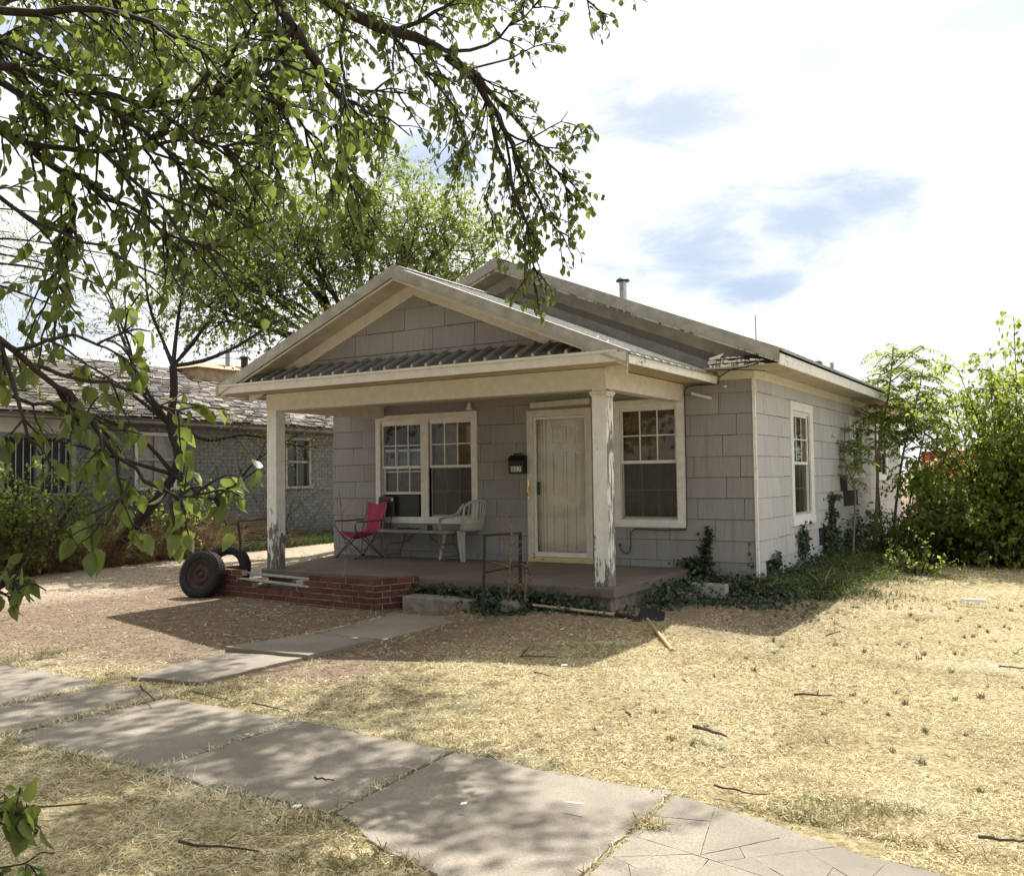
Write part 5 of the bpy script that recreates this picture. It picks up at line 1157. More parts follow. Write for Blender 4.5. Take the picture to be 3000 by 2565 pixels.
# low branches close to the camera, bigger leaves
LOW = [f_+[.3, -.1, -.4]]
limb(LOW+D3((-260, 560, 3.5), (-120, 600, 3.5), (0, 690, 3.5), (80, 740, 3.5), (150, 800, 3.5), (215, 880, 3.5), (265, 965, 3.5), (330, 1000, 3.5), (400, 1003, 3.5), (455, 1005, 3.5)), .028, .003, 9, (.10, .24), .070, .38, gap=.05, kids=.9, hang=.8, droop=.12)
limb(D3((0, 690, 3.5), (70, 700, 3.5), (150, 690, 3.45), (220, 690, 3.4), (270, 655, 3.4)), .010, .003, 10, (.10, .22), .072, .1, gap=.05, hang=.8)
limb(D3((80, 740, 3.5), (170, 770, 3.5), (250, 790, 3.45), (330, 820, 3.4), (400, 850, 3.4)), .009, .003, 9, (.10, .22), .072, .1, gap=.05, hang=.8)
limb(D3((20, 800, 3.5), (110, 830, 3.5), (190, 850, 3.5), (250, 870, 3.5)), .008, .003, 9, (.10, .2), .070, .1, gap=.05, hang=.8)
limb(D3((0, 690, 3.5), (40, 800, 3.4), (60, 890, 3.4), (110, 950, 3.4)), .010, .003, 6, (.08, .2), .070, .2, gap=.055, hang=.8)
limb(D3((265, 965, 3.5), (250, 1010, 3.4), (215, 1050, 3.3), (185, 1085, 3.3), (130, 1105, 3.3)), .006, .002, 12, (.06, .15), .085, .1, gap=.05, hang=.8)
limb([f_+[.5, -.3, -1.2]]+D3((-260, 1100, 3.3), (-100, 1210, 3.3), (0, 1190, 3.3), (35, 1165, 3.3)), .008, .003, 6, (.06, .12), .070, .86, gap=.06, hang=.4, fill=.5)
limb([f_+[.5, -.3, -1.4]]+D3((-250, 1560, 3.2), (-80, 1640, 3.1), (0, 1655, 3.1), (35, 1650, 3.1)), .008, .002, 6, (.06, .12), .070, .86, gap=.05, hang=.7)
limb(D3((-80, 1640, 3.1), (-30, 1730, 3.0), (50, 1738, 3.0), (110, 1725, 3.0)), .005, .002, 12, (.05, .10), .055, .45, gap=.035, hang=.6)
# leafy ends reaching over from above the frame, on the right
limb(D3((900, -300, 6.6), (1000, -160, 6.8), (1110, -60, 7.0), (1190, 5, 7.0), (1230, 35, 7.0)), .02, .004, 8, (.12, .25), .058, .3)
limb(D3((1110, -60, 7.0), (1240, -35, 7.1), (1310, 5, 7.1)), .006, .003, 10, (.08, .16), .058, .5, grav=-.3)
# the crown above the frame, which shades the walk
def up_limb(a, b, c, r, n, ln=(.5, 1.1)):
    limb([f_+[0, 0, .4], np.array(a), np.array(b), np.array(c)], r, .012, n, ln, .09, .45, gap=.075, kids=1.8)
for (gx_, gy_, h_, r) in ((-3.2, -7.3, 8.6, .10), (-2.0, -7.7, 8.0, .09), (-.9, -7.5, 8.4, .10), (.1, -7.9, 7.8, .09), (.7, -7.5, 8.6, .10), (1.2, -7.9, 8.0, .08), (-4.6, -7.2, 8.2, .09), (-.6, -6.0, 9.4, .08), (-2.4, -6.4, 9.2, .08), (-3.0, -9.2, 7.0, .08), (-6.2, -8.0, 7.6, .08), (-7.4, -6.2, 8.2, .08)):
    e = np.array([gx_, gy_, -.17])+np.array([-.15, .70, 1.0])*h_
    up_limb(f_+(e-f_)*.28+[0, 0, 1.5], f_+(e-f_)*.62+[0, 0, 1.3], e, r, 5)
for a, b, c, r in (((-2.6, -9.8, 5.0), (-1.4, -10.6, 7.6), (.6, -11.6, 8.8), .09), ((-3.6, -10.2, 4.8), (-5.6, -11.4, 6.4), (-7.8, -12.2, 7.2), .09), ((-2.6, -9.2, 5.5), (-2.0, -8.4, 8.0), (-1.0, -7.2, 9.8), .11), ((-1.6, -9.8, 5.2), (1.6, -10.6, 7.0), (4.2, -11.4, 7.8), .09)):
    up_limb(a, b, c, r, 8)
wood.obj('trunk', 'bark', tree)
P = np.array(bag.P); dist = np.linalg.norm(P-CAM, axis=1); q = (P-CAM)
w_ = q@CF; uu = 1500+FPX*(q@CR)/np.maximum(w_, .01); vv = 1282.5-FPX*(q@CU)/np.maximum(w_, .01)
vis = (w_ > .5) & (uu > 0) & (uu < 3000) & (vv > 0) & (vv < 2565)
Dn, Nn, Sn = np.array(bag.D), np.array(bag.N), np.array(bag.S)
score = np.where(vis, Sn/np.maximum(w_, .5), 0); order = np.argsort(-score); big = order[:300]; rest = order[300:]
crown = obj('crown', leaves_mesh('crown', P[rest], Dn[rest], Nn[rest], Sn[rest], curl=.5), 'leaf_near', tree); crown['kind'] = 'stuff'
lf = []
for k in range(6):
    me = leaves_mesh('leaf', [(0, 0, 0)], [(0, 1, 0)], [(0, 0, 1)], [1.0], curl=.7); me.materials.append(MATS['leaf_near']); lf.append(me)
xb, yb, zb_ = basis(Dn[big], Nn[big])
for k, i in enumerate(big):
    o = bpy.data.objects.new('leaf', lf[k % 6]); COL.objects.link(o); o.parent = tree; s = Sn[i]
    o.matrix_world = Matrix(((xb[k][0]*s, yb[k][0]*s, zb_[k][0]*s, P[i][0]), (xb[k][1]*s, yb[k][1]*s, zb_[k][1]*s, P[i][1]), (xb[k][2]*s, yb[k][2]*s, zb_[k][2]*s, P[i][2]), (0, 0, 0, 1)))
print('shade tree leaves', len(P), 'visible', vis.sum())

# ---- generic branching tree
def grow(wd, bg, p, d, L, r, level, maxl, spread, leaf, gap, droop=0.0, split=(2, 4), leafy=1, ratio=(.6, .8), bare=0.0, taper=.6, wobble=.10):
    n = 6; P = shoot(p, d, L, n, droop*(level+.5)*.3, wobble); r1 = r*taper if level < maxl else r*.35
    wd.add(P, np.linspace(r, r1, n+1), 8 if r > .04 else (5 if r > .012 else 3))
    if level >= maxl-leafy+1 and nrng.random() >= bare: bg.along(P, gap, leaf, .35, .05)
    if level < maxl:
        for k in range(nrng.integers(split[0], split[1]+1)):
            j = nrng.integers(2, n+1) if k else n; t = unit(P[min(j, n)]-P[j-1]); q = unit(t+unit(np.cross(t, rvec()))*spread*nrng.uniform(.5, 1.3)+np.array([0, 0, .12]))
            grow(wd, bg, P[j], q, L*nrng.uniform(*ratio), r1*nrng.uniform(.65, .9), level+1, maxl, spread, leaf, gap, droop, split, leafy, ratio, bare, taper, wobble)
def finish(root, wd, bg, bark, leafm, small=True, crown_name='crown'):
    wd.obj('trunk', bark, root)
    if bg.P:
        c = obj(crown_name, leaves_mesh(crown_name, bg.P, bg.D, bg.N, bg.S, SM_V if small else LEAF_V, SM_F if small else LEAF_F), leafm, root); c['kind'] = 'stuff'
# elm standing at the far end of the driveway, behind the porch roof
def elm():
    root = tag(empty('elm_tree', (-10.6, 4.9, -.2)), 'bushy green elm rising behind the porch roof beside the driveway', 'tree'); root.location = (0, 0, 0)
    wd, bg = Tubes(), LeafBag(); b = np.array([-10.5, 5.0, -.2]); top = b+[.1, .1, 3.6]
    wd.add(resample([b, b+[.05, 0, 1.5], top], .3), np.linspace(.22, .17, len(resample([b, b+[.05, 0, 1.5], top], .3))), 10)
    dep = lambda u, v, d: pd(u*K, v*K, d)
    for (u, v, d) in ((430, 560, 20.0), (500, 430, 20.5), (590, 400, 21), (680, 380, 21.5), (760, 390, 21), (850, 440, 21.5), (930, 480, 22), (460, 650, 19.5), (600, 500, 19.5), (720, 470, 20), (820, 520, 20.5), (390, 480, 20), (560, 600, 19.6), (660, 560, 20), (420, 620, 20), (480, 560, 20.5), (540, 480, 20.5), (880, 500, 21), (960, 530, 22)):
        t = dep(u, v, d); P = resample([top+rvec()*.1, top*.55+t*.45+np.array([0, 0, .35])+rvec()*.15, t], .4); wd.add(P, np.linspace(.085, .022, len(P)), 6)
        for k in range(17):
            s = P[-1] if k < 5 else P[int(len(P)*nrng.uniform(.55, .98))]
            grow(wd, bg, s, unit(unit(t-top)*.7+rvec()*.75+np.array([0, 0, .25])), nrng.uniform(.6, .95), .016, 0, 2, .85, .095, .055, .02, (3, 4), 2, (.55, .8))
    print('elm leaves', len(bg.P)); finish(root, wd, bg, 'bark', 'leaf_elm')
elm()
# straggly tree in front of the neighbour's wall
def straggly():
    root = tag(empty('straggly_tree', (-12.3, -.5, -.2)), 'straggly dark-limbed tree in front of the neighboring brick wall', 'tree'); root.location = (0, 0, 0)
    wd, bg = Tubes(), LeafBag(); b = pz(505*1.0, 1500, -.17); b = np.array([-12.3, -.5, -.2])
    dpt = float((b-CAM)@CF)
    stem = [b]+[pd(u*K, v*K, dpt) for u, v in ((352, 960), (345, 860), (352, 790), (350, 740))]; P = resample(stem, .2); wd.add(P, np.linspace(.10, .07, len(P)), 8)
    ends = {(350, 740): [[(330, 690), (300, 610), (290, 480)], [(385, 700), (430, 640), (480, 590), (560, 540)], [(360, 650), (375, 560), (400, 470)], [(410, 730), (480, 700), (560, 650), (620, 640)]], (345, 860): [[(285, 770), (250, 690), (215, 600), (150, 540)], [(270, 800), (180, 740), (90, 700)], [(420, 890), (500, 880), (590, 900), (640, 905)], [(270, 770), (262, 700), (170, 480)]], (352, 960): [[(300, 900), (240, 860), (160, 830), (60, 800)], [(440, 1010), (520, 930), (600, 880)], [(250, 930), (150, 900), (40, 880)]]}
    for s, ls in ends.items():
        for pts in ls:
            P = resample([pd(s[0]*K, s[1]*K, dpt)]+[pd(u*K, v*K, dpt+nrng.uniform(-.6, .6)) for u, v in pts], .2); wd.add(P, np.linspace(.045, .008, len(P)), 6)
            for k in range(24):
                i = int(len(P)*nrng.uniform(.25, .98)); t = unit(P[min(i+1, len(P)-1)]-P[max(i-1, 0)])
                grow(wd, bg, P[i], unit(t*.8+rvec()*.6+np.array([0, 0, .1])), nrng.uniform(.35, .7), .008, 0, 1, .7, .055, .075, .03, (2, 4), 2, (.5, .8), bare=.35)
    print('straggly', len(bg.P)); finish(root, wd, bg, 'bark', 'leaf_elm')
straggly()
def drooping():
    root = tag(empty('willowy_tree', (-14, -4, -.2)), 'thin twiggy tree with tiny sparse leaves beyond the neighboring roof', 'tree'); root.location = (0, 0, 0)
    wd, bg = Tubes(), LeafBag(); b = np.array([-15.5, -5.6, -.2]); P = resample([b, b+[.1, .2, 2.5], b+[.3, .6, 5.0]], .4); wd.add(P, np.linspace(.2, .1, len(P)), 8)
    for (u, v) in ((20, 470), (110, 520), (200, 560), (60, 600), (170, 640), (260, 520), (300, 600), (10, 560), (120, 430)):
        t = pd(u*K, v*K, 20.5); Q = resample([P[-3], (P[-1]+t)/2+np.array([0, 0, .5]), t], .4); wd.add(Q, np.linspace(.05, .012, len(Q)), 5)
        for k in range(9):
            i = int(len(Q)*nrng.uniform(.4, .99)); grow(wd, bg, Q[i], unit(rvec()*.7+np.array([.3, .2, -.2])), nrng.uniform(.6, 1.0), .010, 0, 2, .6, .055, .085, .12, (2, 3), 2, (.55, .8), bare=.2)
    finish(root, wd, bg, 'bark', 'leaf_elm')
drooping()
# bare shrub between the porch post and the neighbour's wall
def bare_shrub(name, label, base, n, H, spreadv, mat, lean=(0, 0, 0)):
    root = tag(empty(name), label, 'shrub'); wd, bg = Tubes(), LeafBag()
    for k in range(n): grow(wd, bg, np.array(base)+rvec()*[.12, .12, 0], unit(np.array([0, 0, 1.])+rvec()*spreadv+np.array(lean)), H*nrng.uniform(.35, .55), .014, 0, 2, .65, .05, .3, .02, (2, 3), 0, (.6, .85), bare=1.0)
    wd.obj('stems', mat, root); return root
bare_shrub('bare_shrub', 'leafless dark shrub against the grey brick wall beyond the left post', (-12.5, 4.2, -.2), 9, 2.5, .45, 'bark')
bare_shrub('bare_shrub', 'leafless dark shrub in the tall dry grass by the barred windows', (-12.2, -1.6, -.2), 6, 2.0, .5, 'bark')

# ---- dry weed stalks
def weed(base, H, n, label, mat='dead_stalk', leafs=0):
    root = tag(empty('dry_weed'), label, 'weed', 'dry weeds'); wd, bg = Tubes(), LeafBag(); b = np.array(base)
    main = shoot(b, (0.02, .0, 1), H, 8, -.01, .05); wd.add(main, np.linspace(.010, .004, 9), 5)
    for k in range(n):
        i = nrng.integers(0, 8); t = shoot(main[i], unit(rvec()*[1, 1, .35]+np.array([0, 0, .75])), nrng.uniform(.12, .38)*H, 5, -.02, .12); wd.add(t, np.linspace(.004, .0015, 6), 3)
        if nrng.random() < leafs: bg.along(t, .03, .03, .5)
    wd.obj('stalk', mat, root)
    if bg.P: c = obj('dead_leaves', leaves_mesh('dead_leaves', bg.P, bg.D, bg.N, bg.S, SM_V, SM_F), 'leaf_dead', root); c['kind'] = 'stuff'
weed((-1.98, -2.72, gz(-1.98, -2.72)), .95, 46, 'tall dry branching weed beside the iron handrail', leafs=.25)
weed((-1.80, -2.62, gz(-1.8, -2.62)), .55, 24, 'shorter dry weed with brown leaves beside the tall one at the porch', leafs=.9)
weed((-6.45, -.25, FZ), 1.05, 14, 'dry weed stalk on the porch against the wall behind the camp chair')
weed((-6.55, -2.3, .0), .75, 3, 'bare weed stalk standing in the planter near the left post')
weed((-4.35, -2.72, .0), .40, 3, 'thin weed stalk growing at the right part of the planter')
weed((-7.05, -2.6, -.18), .70, 4, 'bare weed stalk between the two old tires')

# ---- ivy
def ivy(name, label, spots, n, size=.045, group=None):
    P = []; D = []; N = []
    for (x, y, z, rx, ry, rz_, wgt) in spots:
        k = int(n*wgt); p = nrng.normal(size=(k, 3))*[rx, ry, rz_]*np.array(.5)+[x, y, z]; P.append(p)
    P = np.concatenate(P)
    g = np.array([gz(a, b) for a, b in P[:, :2]]); P[:, 2] = np.maximum(P[:, 2], g+.012)
    ins = (P[:, 0] < .012) & (P[:, 1] > -.012) & (P[:, 0] > -6.9); P[ins, 1] = np.where(P[ins, 0] < -.06, -.03, P[ins, 1]); ins2 = (P[:, 0] < .012) & (P[:, 1] > -.012); P[ins2, 0] = .03
    slabm = (P[:, 0] < -.79) & (P[:, 1] > -2.45) & (P[:, 2] < FZ+.01); P[slabm, 1] = np.where(P[slabm, 0] < -1.0, -2.46, P[slabm, 1]); P[slabm & (P[:, 0] > -1.0), 0] = -.78
    D = nrng.normal(size=P.shape)*[1, 1, .4]+[0, 0, -.25]; N = nrng.normal(size=P.shape)*.6+[.25, -.5, .7]
    o = obj(name, leaves_mesh(name, P, D, N, nrng.uniform(.6, 1.3, len(P))*size, SM_V*[1.5, 1, 1], SM_F), 'leaf_ivy'); tag(o, label, 'ivy', group, 'stuff')
ivy('ivy', 'dark green ivy creeping along the base of the porch and house corner',
    [(-1.7, -2.52, -.05, .75, .10, .16, .9), (-2.2, -2.58, -.02, .6, .15, .14, .6), (-2.9, -2.50, .06, .8, .05, .05, .4), (-.62, -1.0, -.05, .35, .9, .16, 1.6), (-.30, -.25, -.03, .6, .35, .14, 1.4), (-.72, -.12, .08, .16, .12, .20, .45), (-.66, -.04, .36, .07, .03, .22, .16), (-.60, -.04, .60, .04, .03, .12, .06), (-.80, -.04, .24, .22, .05, .07, .2), (-.1, -1.0, -.1, .7, .5, .07, .7), (.25, .1, -.06, .4, .8, .12, 1.1), (.12, 1.2, -.02, .22, 1.4, .16, 1.2), (-1.2, -2.60, -.08, .6, .1, .06, .3), (-2.0, -2.8, -.08, .35, .2, .12, .5)], 1500)
ivy('ivy', 'ivy patches climbing the side wall where shingles are missing',
    [(.04, .66, .18, .03, .22, .2, .5), (.04, 2.1, .38, .04, .3, .25, .9), (.04, 3.9, .30, .05, .5, .45, 2.2), (.04, 3.95, .75, .03, .15, .25, .5), (.04, 4.2, .98, .03, .45, .05, .3), (.05, 2.9, .05, .06, 1.4, .15, 1.0), (.05, 5.2, .2, .1, .9, .3, 1.4), (.06, 7, .3, .1, 2, .4, 2.0)], 420, .05)

# ---- grasses
def blade_mesh(name, P, D, L, W, bend):
    """two-segment tapering blades"""
    P, D = np.asarray(P), np.asarray(D); k = len(P); D = D/np.linalg.norm(D, axis=1, keepdims=True); s = np.cross(D, nrng.normal(size=(k, 3))); s /= np.linalg.norm(s, axis=1, keepdims=True)
    L = np.broadcast_to(L, (k,))[:, None]; W = np.broadcast_to(W, (k,))[:, None]; b = nrng.normal(size=(k, 3))*bend; b[:, 2] = -np.abs(b[:, 2])
    m = P+D*L*.5; t = P+D*L+b*L
    V = np.stack([P-s*W/2, P+s*W/2, m-s*W*.4, m+s*W*.4, t], 1).reshape(-1, 3); F = np.array([(0, 1, 3), (0, 3, 2), (2, 3, 4)])[None]+(np.arange(k)*5)[:, None, None]; return tri_mesh(name, V, F.reshape(-1, 3))
def in_frame(x, y, z=-.17, m=120):
    q = np.stack([x, y, np.full_like(x, z)], 1)-CAM; w = q@CF; u = 1500+FPX*(q@CR)/np.maximum(w, .05); v = 1282.5-FPX*(q@CU)/np.maximum(w, .05)
    return (w > .3) & (u > -m) & (u < 3000+m) & (v < 2565+m)
vgz = np.vectorize(gz)
def vn(x, y, s, seed):
    """cheap smooth noise"""
    return (np.sin(x*s*1.7+seed)+np.sin(y*s*1.3+seed*2.1)+np.sin((x+y)*s*.9+seed*.7)+np.sin((x-1.6*y)*s*2.3+seed*1.9))*.25
def on_concrete(x, y):
    side = (x > -9.4) & (x < 3.55) & (y < np.where(x < 1.71, -7.05-.052*(x+.9), -7.19-.10*(x-1.71))-.0) & (y > np.where(x < .46, -8.20, -8.214-.36*(x-.46)))
    side &= ~((x > 2.7) & (y > -7.5-.12*(x-2.7)))
    walk = (x > -3.22) & (x < -2.3) & (y > -6.7) & (y < -3.1)
    return side | walk
def sample(n, r0, r1, power=1.0, amax=.62):
    a = nrng.uniform(-amax, amax, n); r = r0*(r1/r0)**(nrng.random(n)**power); th = YAW+a; return CAM[0]-np.sin(th)*r, CAM[1]+np.cos(th)*r
def lawn():
    x, y = sample(720000, 3.0, 26, .85); k = in_frame(x, y); x2, y2 = sample(420000, 2.5, 26, .85, 1.15); k2 = ~in_frame(x2, y2); x, y = np.concatenate([x[k], x2[k2]]), np.concatenate([y[k], y2[k2]]); ok = ~on_concrete(x, y)
    house_in = (x < .02) & (x > -7) & (y > -2.45); ok &= ~house_in
    f = vn(x, y, .9, 1.3)+vn(x, y, 2.7, 4.)*.6
    right = np.clip((x+1.9+1.5*f)*.8, 0, 1); strip = np.clip((-6.2-y+.8*f)*.9, 0, 1)
    shade = np.clip((y+3.7+.6*f)*.8, 0, 1)*np.clip((1.6-x)*1.2, 0, 1)
    drive = np.clip((-7.4-x+f)*.7, 0, 1)
    bare = np.clip((y+5.3+.7*f)*.9, 0, 1)*np.clip((.3-x+.8*f)*.9, 0, 1); prob = np.maximum(right, strip)*(1-.9*shade)*(1-.75*bare)*(1-drive*.9)+.07; prob = np.minimum(prob, 1)*(.70+.75*vn(x, y, 3.3, 2.)+.35*vn(x, y, 8.1, 5.))
    edge = (~on_concrete(x, y)) & (on_concrete(x+.05, y) | on_concrete(x, y+.05) | on_concrete(x, y-.05)); prob = np.where(edge, 1.0, prob)
    ok &= nrng.random(len(x)) < prob; x, y = x[ok], y[ok]; z = vgz(x, y)+.002
    d = np.hypot(x-CAM[0], y-CAM[1]); n = len(x)
    D = nrng.normal(size=(n, 3)); D[:, 2] = np.abs(D[:, 2])*.28+.03; D /= np.linalg.norm(D, axis=1, keepdims=True)
    L = nrng.uniform(.016, .055, n)*(1+.03*d); W = nrng.uniform(.0018, .0036, n)*(1+.085*d)
    g = ((vn(x, y, 1.1, 9.)+.7*vn(x, y, 3.1, 2.2) > .98) & (nrng.random(n) < .4)) | ((y < -8.2) & (vn(x, y, 2.2, 5.) > .25) & (nrng.random(n) < .45)) | ((y > -7.4) & (y < -6.2) & (x < 0) & (vn(x, y, 2.5, 3.) > .2) & (nrng.random(n) < .35))
    o = obj('lawn_straw', blade_mesh('lawn_straw', np.stack([x, y, z], 1)[~g], D[~g], L[~g], W[~g], .22), 'straw'); tag(o, 'dry yellow straw thatch covering the lawn', 'dry grass', kind='stuff')
    D[g, 2] += .5
    o = obj('lawn_green', blade_mesh('lawn_green', np.stack([x, y, z], 1)[g], D[g], L[g]*1.1, W[g], .22), 'straw_green'); tag(o, 'greenish grass patches growing in the dry lawn', 'grass', kind='stuff'); print('straw', n)
lawn()
def litter():
    x, y = sample(52000, 5, 20, .9); ok = in_frame(x, y) & ~on_concrete(x, y) & (y > -6.9) & (x < 2.0) & ~((x < .02) & (x > -7) & (y > -2.40)); x, y = x[ok], y[ok]; n = len(x)
    D = nrng.normal(size=(n, 3)); D[:, 2] = np.abs(D[:, 2])*.15+.02; d = np.hypot(x-CAM[0], y-CAM[1])
    o = obj('ground_litter', blade_mesh('ground_litter', np.stack([x, y, vgz(x, y)+.003], 1), D, nrng.uniform(.012, .045, n), nrng.uniform(.0022, .005, n)*(1+.05*d), .2), 'dry_grass'); tag(o, 'brown dead leaf bits littering the bare soil', 'litter', kind='stuff')
litter()
def walk_edge():
    """longer tufts along the edges of the concrete"""
    xs, ys = [], []
    for _ in range(9000):
        x = rng.uniform(-6, 3.4); t = rng.random(); nz_ = math.sin(x*5.1)+math.sin(x*11.7+1)+math.sin(x*2.3+.5)
        if rng.random() > .35+.22*nz_: continue
        if t < .5: y = far(x)+rng.uniform(-.02, .10)
        elif t < .95: y = nearl(x)-rng.uniform(-.03, .12)
        else: y = nearl(x)-rng.uniform(.1, .3)
        xs.append(x); ys.append(y)
    for (cx, cy, k, s) in ((1.77, -7.62, 260, .035), (2.32, -7.18, 240, .10), (-2.1, -6.75, 200, .15), (-.2, -8.30, 220, .12), (.35, -8.35, 160, .10), (-.75, -8.28, 220, .14), (-1.35, -8.26, 160, .10), (-3.2, -6.75, 160, .15)):
        for _ in range(k): xs.append(rng.gauss(cx, s)); ys.append(rng.gauss(cy, s*.6))
    for (a, b) in (((.38, -7.09), (.46, -8.2)), ((-.88, -7.04), (-.83, -8.2)), ((-2.2, -6.98), (-2.22, -8.2)), ((1.72, -7.2), (1.77, -8.66)), ((-2.93, -6.95), (-3.0, -8.2))):
        for _ in range(110 if a[0] > -2 else 420):
            t = rng.random(); w = .008 if a[0] > -2 else .035; xs.append(a[0]+(b[0]-a[0])*t+rng.gauss(0, w)); ys.append(a[1]+(b[1]-a[1])*t)
    x, y = np.array(xs), np.array(ys); n = len(x); D = nrng.normal(size=(n, 3)); D[:, 2] = np.abs(D[:, 2])*.6+.25
    g = nrng.random(n) < .22+.22*np.sin(x*3.)
    for nm, m_, mat, lb in (('edge_grass', ~g, 'straw', 'dry grass blades creeping over the edges of the sidewalk'), ('edge_grass', g, 'straw_green', 'green-tinged grass blades along the edges of the sidewalk')):
        o = obj(nm, blade_mesh(nm, np.stack([x, y, np.maximum(vgz(x, y), -.165)], 1)[m_], D[m_], nrng.uniform(.03, .085, m_.sum()), nrng.uniform(.003, .006, m_.sum()), .3), mat); tag(o, lb, 'grass', kind='stuff')
walk_edge()
# grey-green tufts standing in the lawn to the right
tm = []
for k in range(5):
    n = 26; P = nrng.normal(size=(n, 3))*[.018, .018, 0]; D = nrng.normal(size=(n, 3))*[.45, .45, .1]+[0, 0, 1]; me = blade_mesh('grass_tuft', P, D, nrng.uniform(.04, .10, n), nrng.uniform(.006, .011, n), .15); me.materials.append(MATS['tuft']); tm.append(me)
cnt = 0
while cnt < 110:
    x, y = rng.uniform(.6, 6.5), rng.uniform(-6.4, .8)
    if not in_frame(np.array([x]), np.array([y]), m=0)[0] or rng.random() > .25+.18*(y+6.4)/2: continue
    o = bpy.data.objects.new('grass_tuft', tm[cnt % 5]); COL.objects.link(o); s = rng.uniform(.3, .72); o.location = (x, y, gz(x, y)); o.rotation_euler = (0, 0, rng.uniform(0, 6)); o.scale = (s, s, s)
    tag(o, 'small grey-green grass tuft standing in the straw lawn', 'grass tuft', 'grass tufts in the straw lawn'); cnt += 1
# tall dry grass along the neighbour's wall
def tall_grass():
    n = 30000; y = nrng.uniform(-6.5, 10.0, n); front = -11.55-.12*np.clip(y+2, 0, 7)-.30*vn(y*0, y, 2.0, 3.)-.12*vn(y*0, y, 7.0, 1.)
    x = front-nrng.random(n)**1.2*(front+13.35); h = np.clip(.35+.95*(1-np.clip((y-2.0)/3.5, 0, 1)), .2, 1.4)*nrng.uniform(.5, 1.3, n)*np.clip(.5+(front-x)*.8, .45, 1.0)*(1+.25*vn(x, y, 3.1, 6.))
    D = nrng.normal(size=(n, 3))*[.5, .5, .15]+[.15, -.05, 1]; o = obj('tall_dry_grass', blade_mesh('tall_dry_grass', np.stack([x, y, vgz(x, y)], 1), D, h, nrng.uniform(.006, .012, n), .45), 'dry_grass'); tag(o, 'tall brown dead grass along the neighboring brick house', 'dry grass', kind='stuff')
    n = 5000; y = nrng.uniform(2.5, 10, n); x = -13.3+nrng.random(n)*1.2; D = nrng.normal(size=(n, 3))*[.4, .4, .1]+[.1, 0, 1]; o = obj('green_weeds', blade_mesh('green_weeds', np.stack([x, y, vgz(x, y)], 1), D, nrng.uniform(.1, .5, n), .014, .4), 'green_grass'); tag(o, 'green weeds at the foot of the neighboring brick wall', 'grass', kind='stuff')
tall_grass()
# green grass clump beside the house
def side_grass():
    n = 17000; y = -.3+nrng.random(n)*6.5; q = np.abs(nrng.normal(size=n))*.42; edge = np.clip(1.15-.04*(y-1), .6, 1.2)*np.clip((y+.7)/1.2, .25, 1)*(1+.22*np.sin(y*3.1)+.15*np.sin(y*7.7+1))
    x = .08+q*edge; h = nrng.uniform(.08, .36, n)*np.clip(1.25-q*.75, .25, 1)*(1+.35*vn(x, y, 4.3, 2.)); D = nrng.normal(size=(n, 3))*[.6, .6, .12]+[.25, -.2, 1]
    k = nrng.random(n) < .78-.28*q
    for m_, mat, lb in ((k, 'green_grass', 'thick green grass growing along the side of the house'), (~k, 'straw_green', 'yellowing grass blades mixed into the green side grass')):
        o = obj('side_grass', blade_mesh('side_grass', np.stack([x, y, vgz(x, y)], 1)[m_], D[m_], h[m_], nrng.uniform(.008, .017, m_.sum()), .5), mat); tag(o, lb, 'grass', kind='stuff')
side_grass()

# ---- saplings with feathery leaves beside the house
FEA = (np.array([(0, 0, 0), (.17, .3, .02), (.10, .75, 0), (0, 1, -.06), (-.10, .75, 0), (-.17, .3, .02)], float), np.array([(0, 1, 2), (0, 2, 3), (0, 3, 4), (0, 4, 5)]))
def frond(bg, wd, p, d, L, pairs, size):
    P = shoot(p, d, L, 6, .24, .06); wd.add(P, np.linspace(.005, .002, 7), 3); tot = np.linspace(.18, 1, pairs)
    for t in tot:
        i = min(5, int(t*6)); q = P[i]+(P[i+1]-P[i])*(t*6-i) if t < 1 else P[-1]; tg = unit(P[i+1]-P[i]); s = unit(np.cross(tg, [0, 0, 1])+rvec()*.1)
        for k in (-1, 1): bg.put(q, unit(s*k+tg*.35+np.array([0, 0, -.38])), unit(np.array([0, 0, 1.])+rvec()*.3), size*nrng.uniform(.8, 1.15)*(1-.3*t))
def sapling(base, pts, label, nf, r, size=.135, L=(.35, .6), zmin=.45):
    root = tag(empty('sapling', tuple(base)), label, 'sapling', 'feathery saplings beside the house'); root.location = (0, 0, 0); wd, bg = Tubes(), LeafBag()
    P = resample([np.array(base)]+[np.array(q) for q in pts], .15); wd.add(P, np.linspace(r, r*.35, len(P)), 7)
    for k in range(int(nf*1.5)):
        i = int((zmin+(1-zmin)*nrng.random()**.8)*(len(P)-1)); a = nrng.uniform(0, 6.28); frond(bg, wd, P[i]+rvec()*.02, unit(np.array([math.cos(a), math.sin(a), nrng.uniform(.2, 1.3)])), nrng.uniform(*L)*1.15, 9, size)
    for b in range(5):
        i = int((.5+.4*nrng.random())*(len(P)-1)); a = nrng.uniform(0, 6.28); br = shoot(P[i], (math.cos(a), math.sin(a), .9), .7, 5, .02, .06); wd.add(br, np.linspace(r*.4, .004, 6), 5)
        for k in range(int(nf*.22)): j = nrng.integers(2, 6); a = nrng.uniform(0, 6.28); frond(bg, wd, br[j], unit(np.array([math.cos(a), math.sin(a), .5])), nrng.uniform(*L)*.9, 8, size)
    wd.obj('trunk', 'bark_pale', root); c = obj('crown', leaves_mesh('crown', bg.P, bg.D, bg.N, bg.S, FEA[0], FEA[1]), 'leaf_sapling', root); c['kind'] = 'stuff'
gb = lambda x, y: (x, y, gz(x, y)-.03)
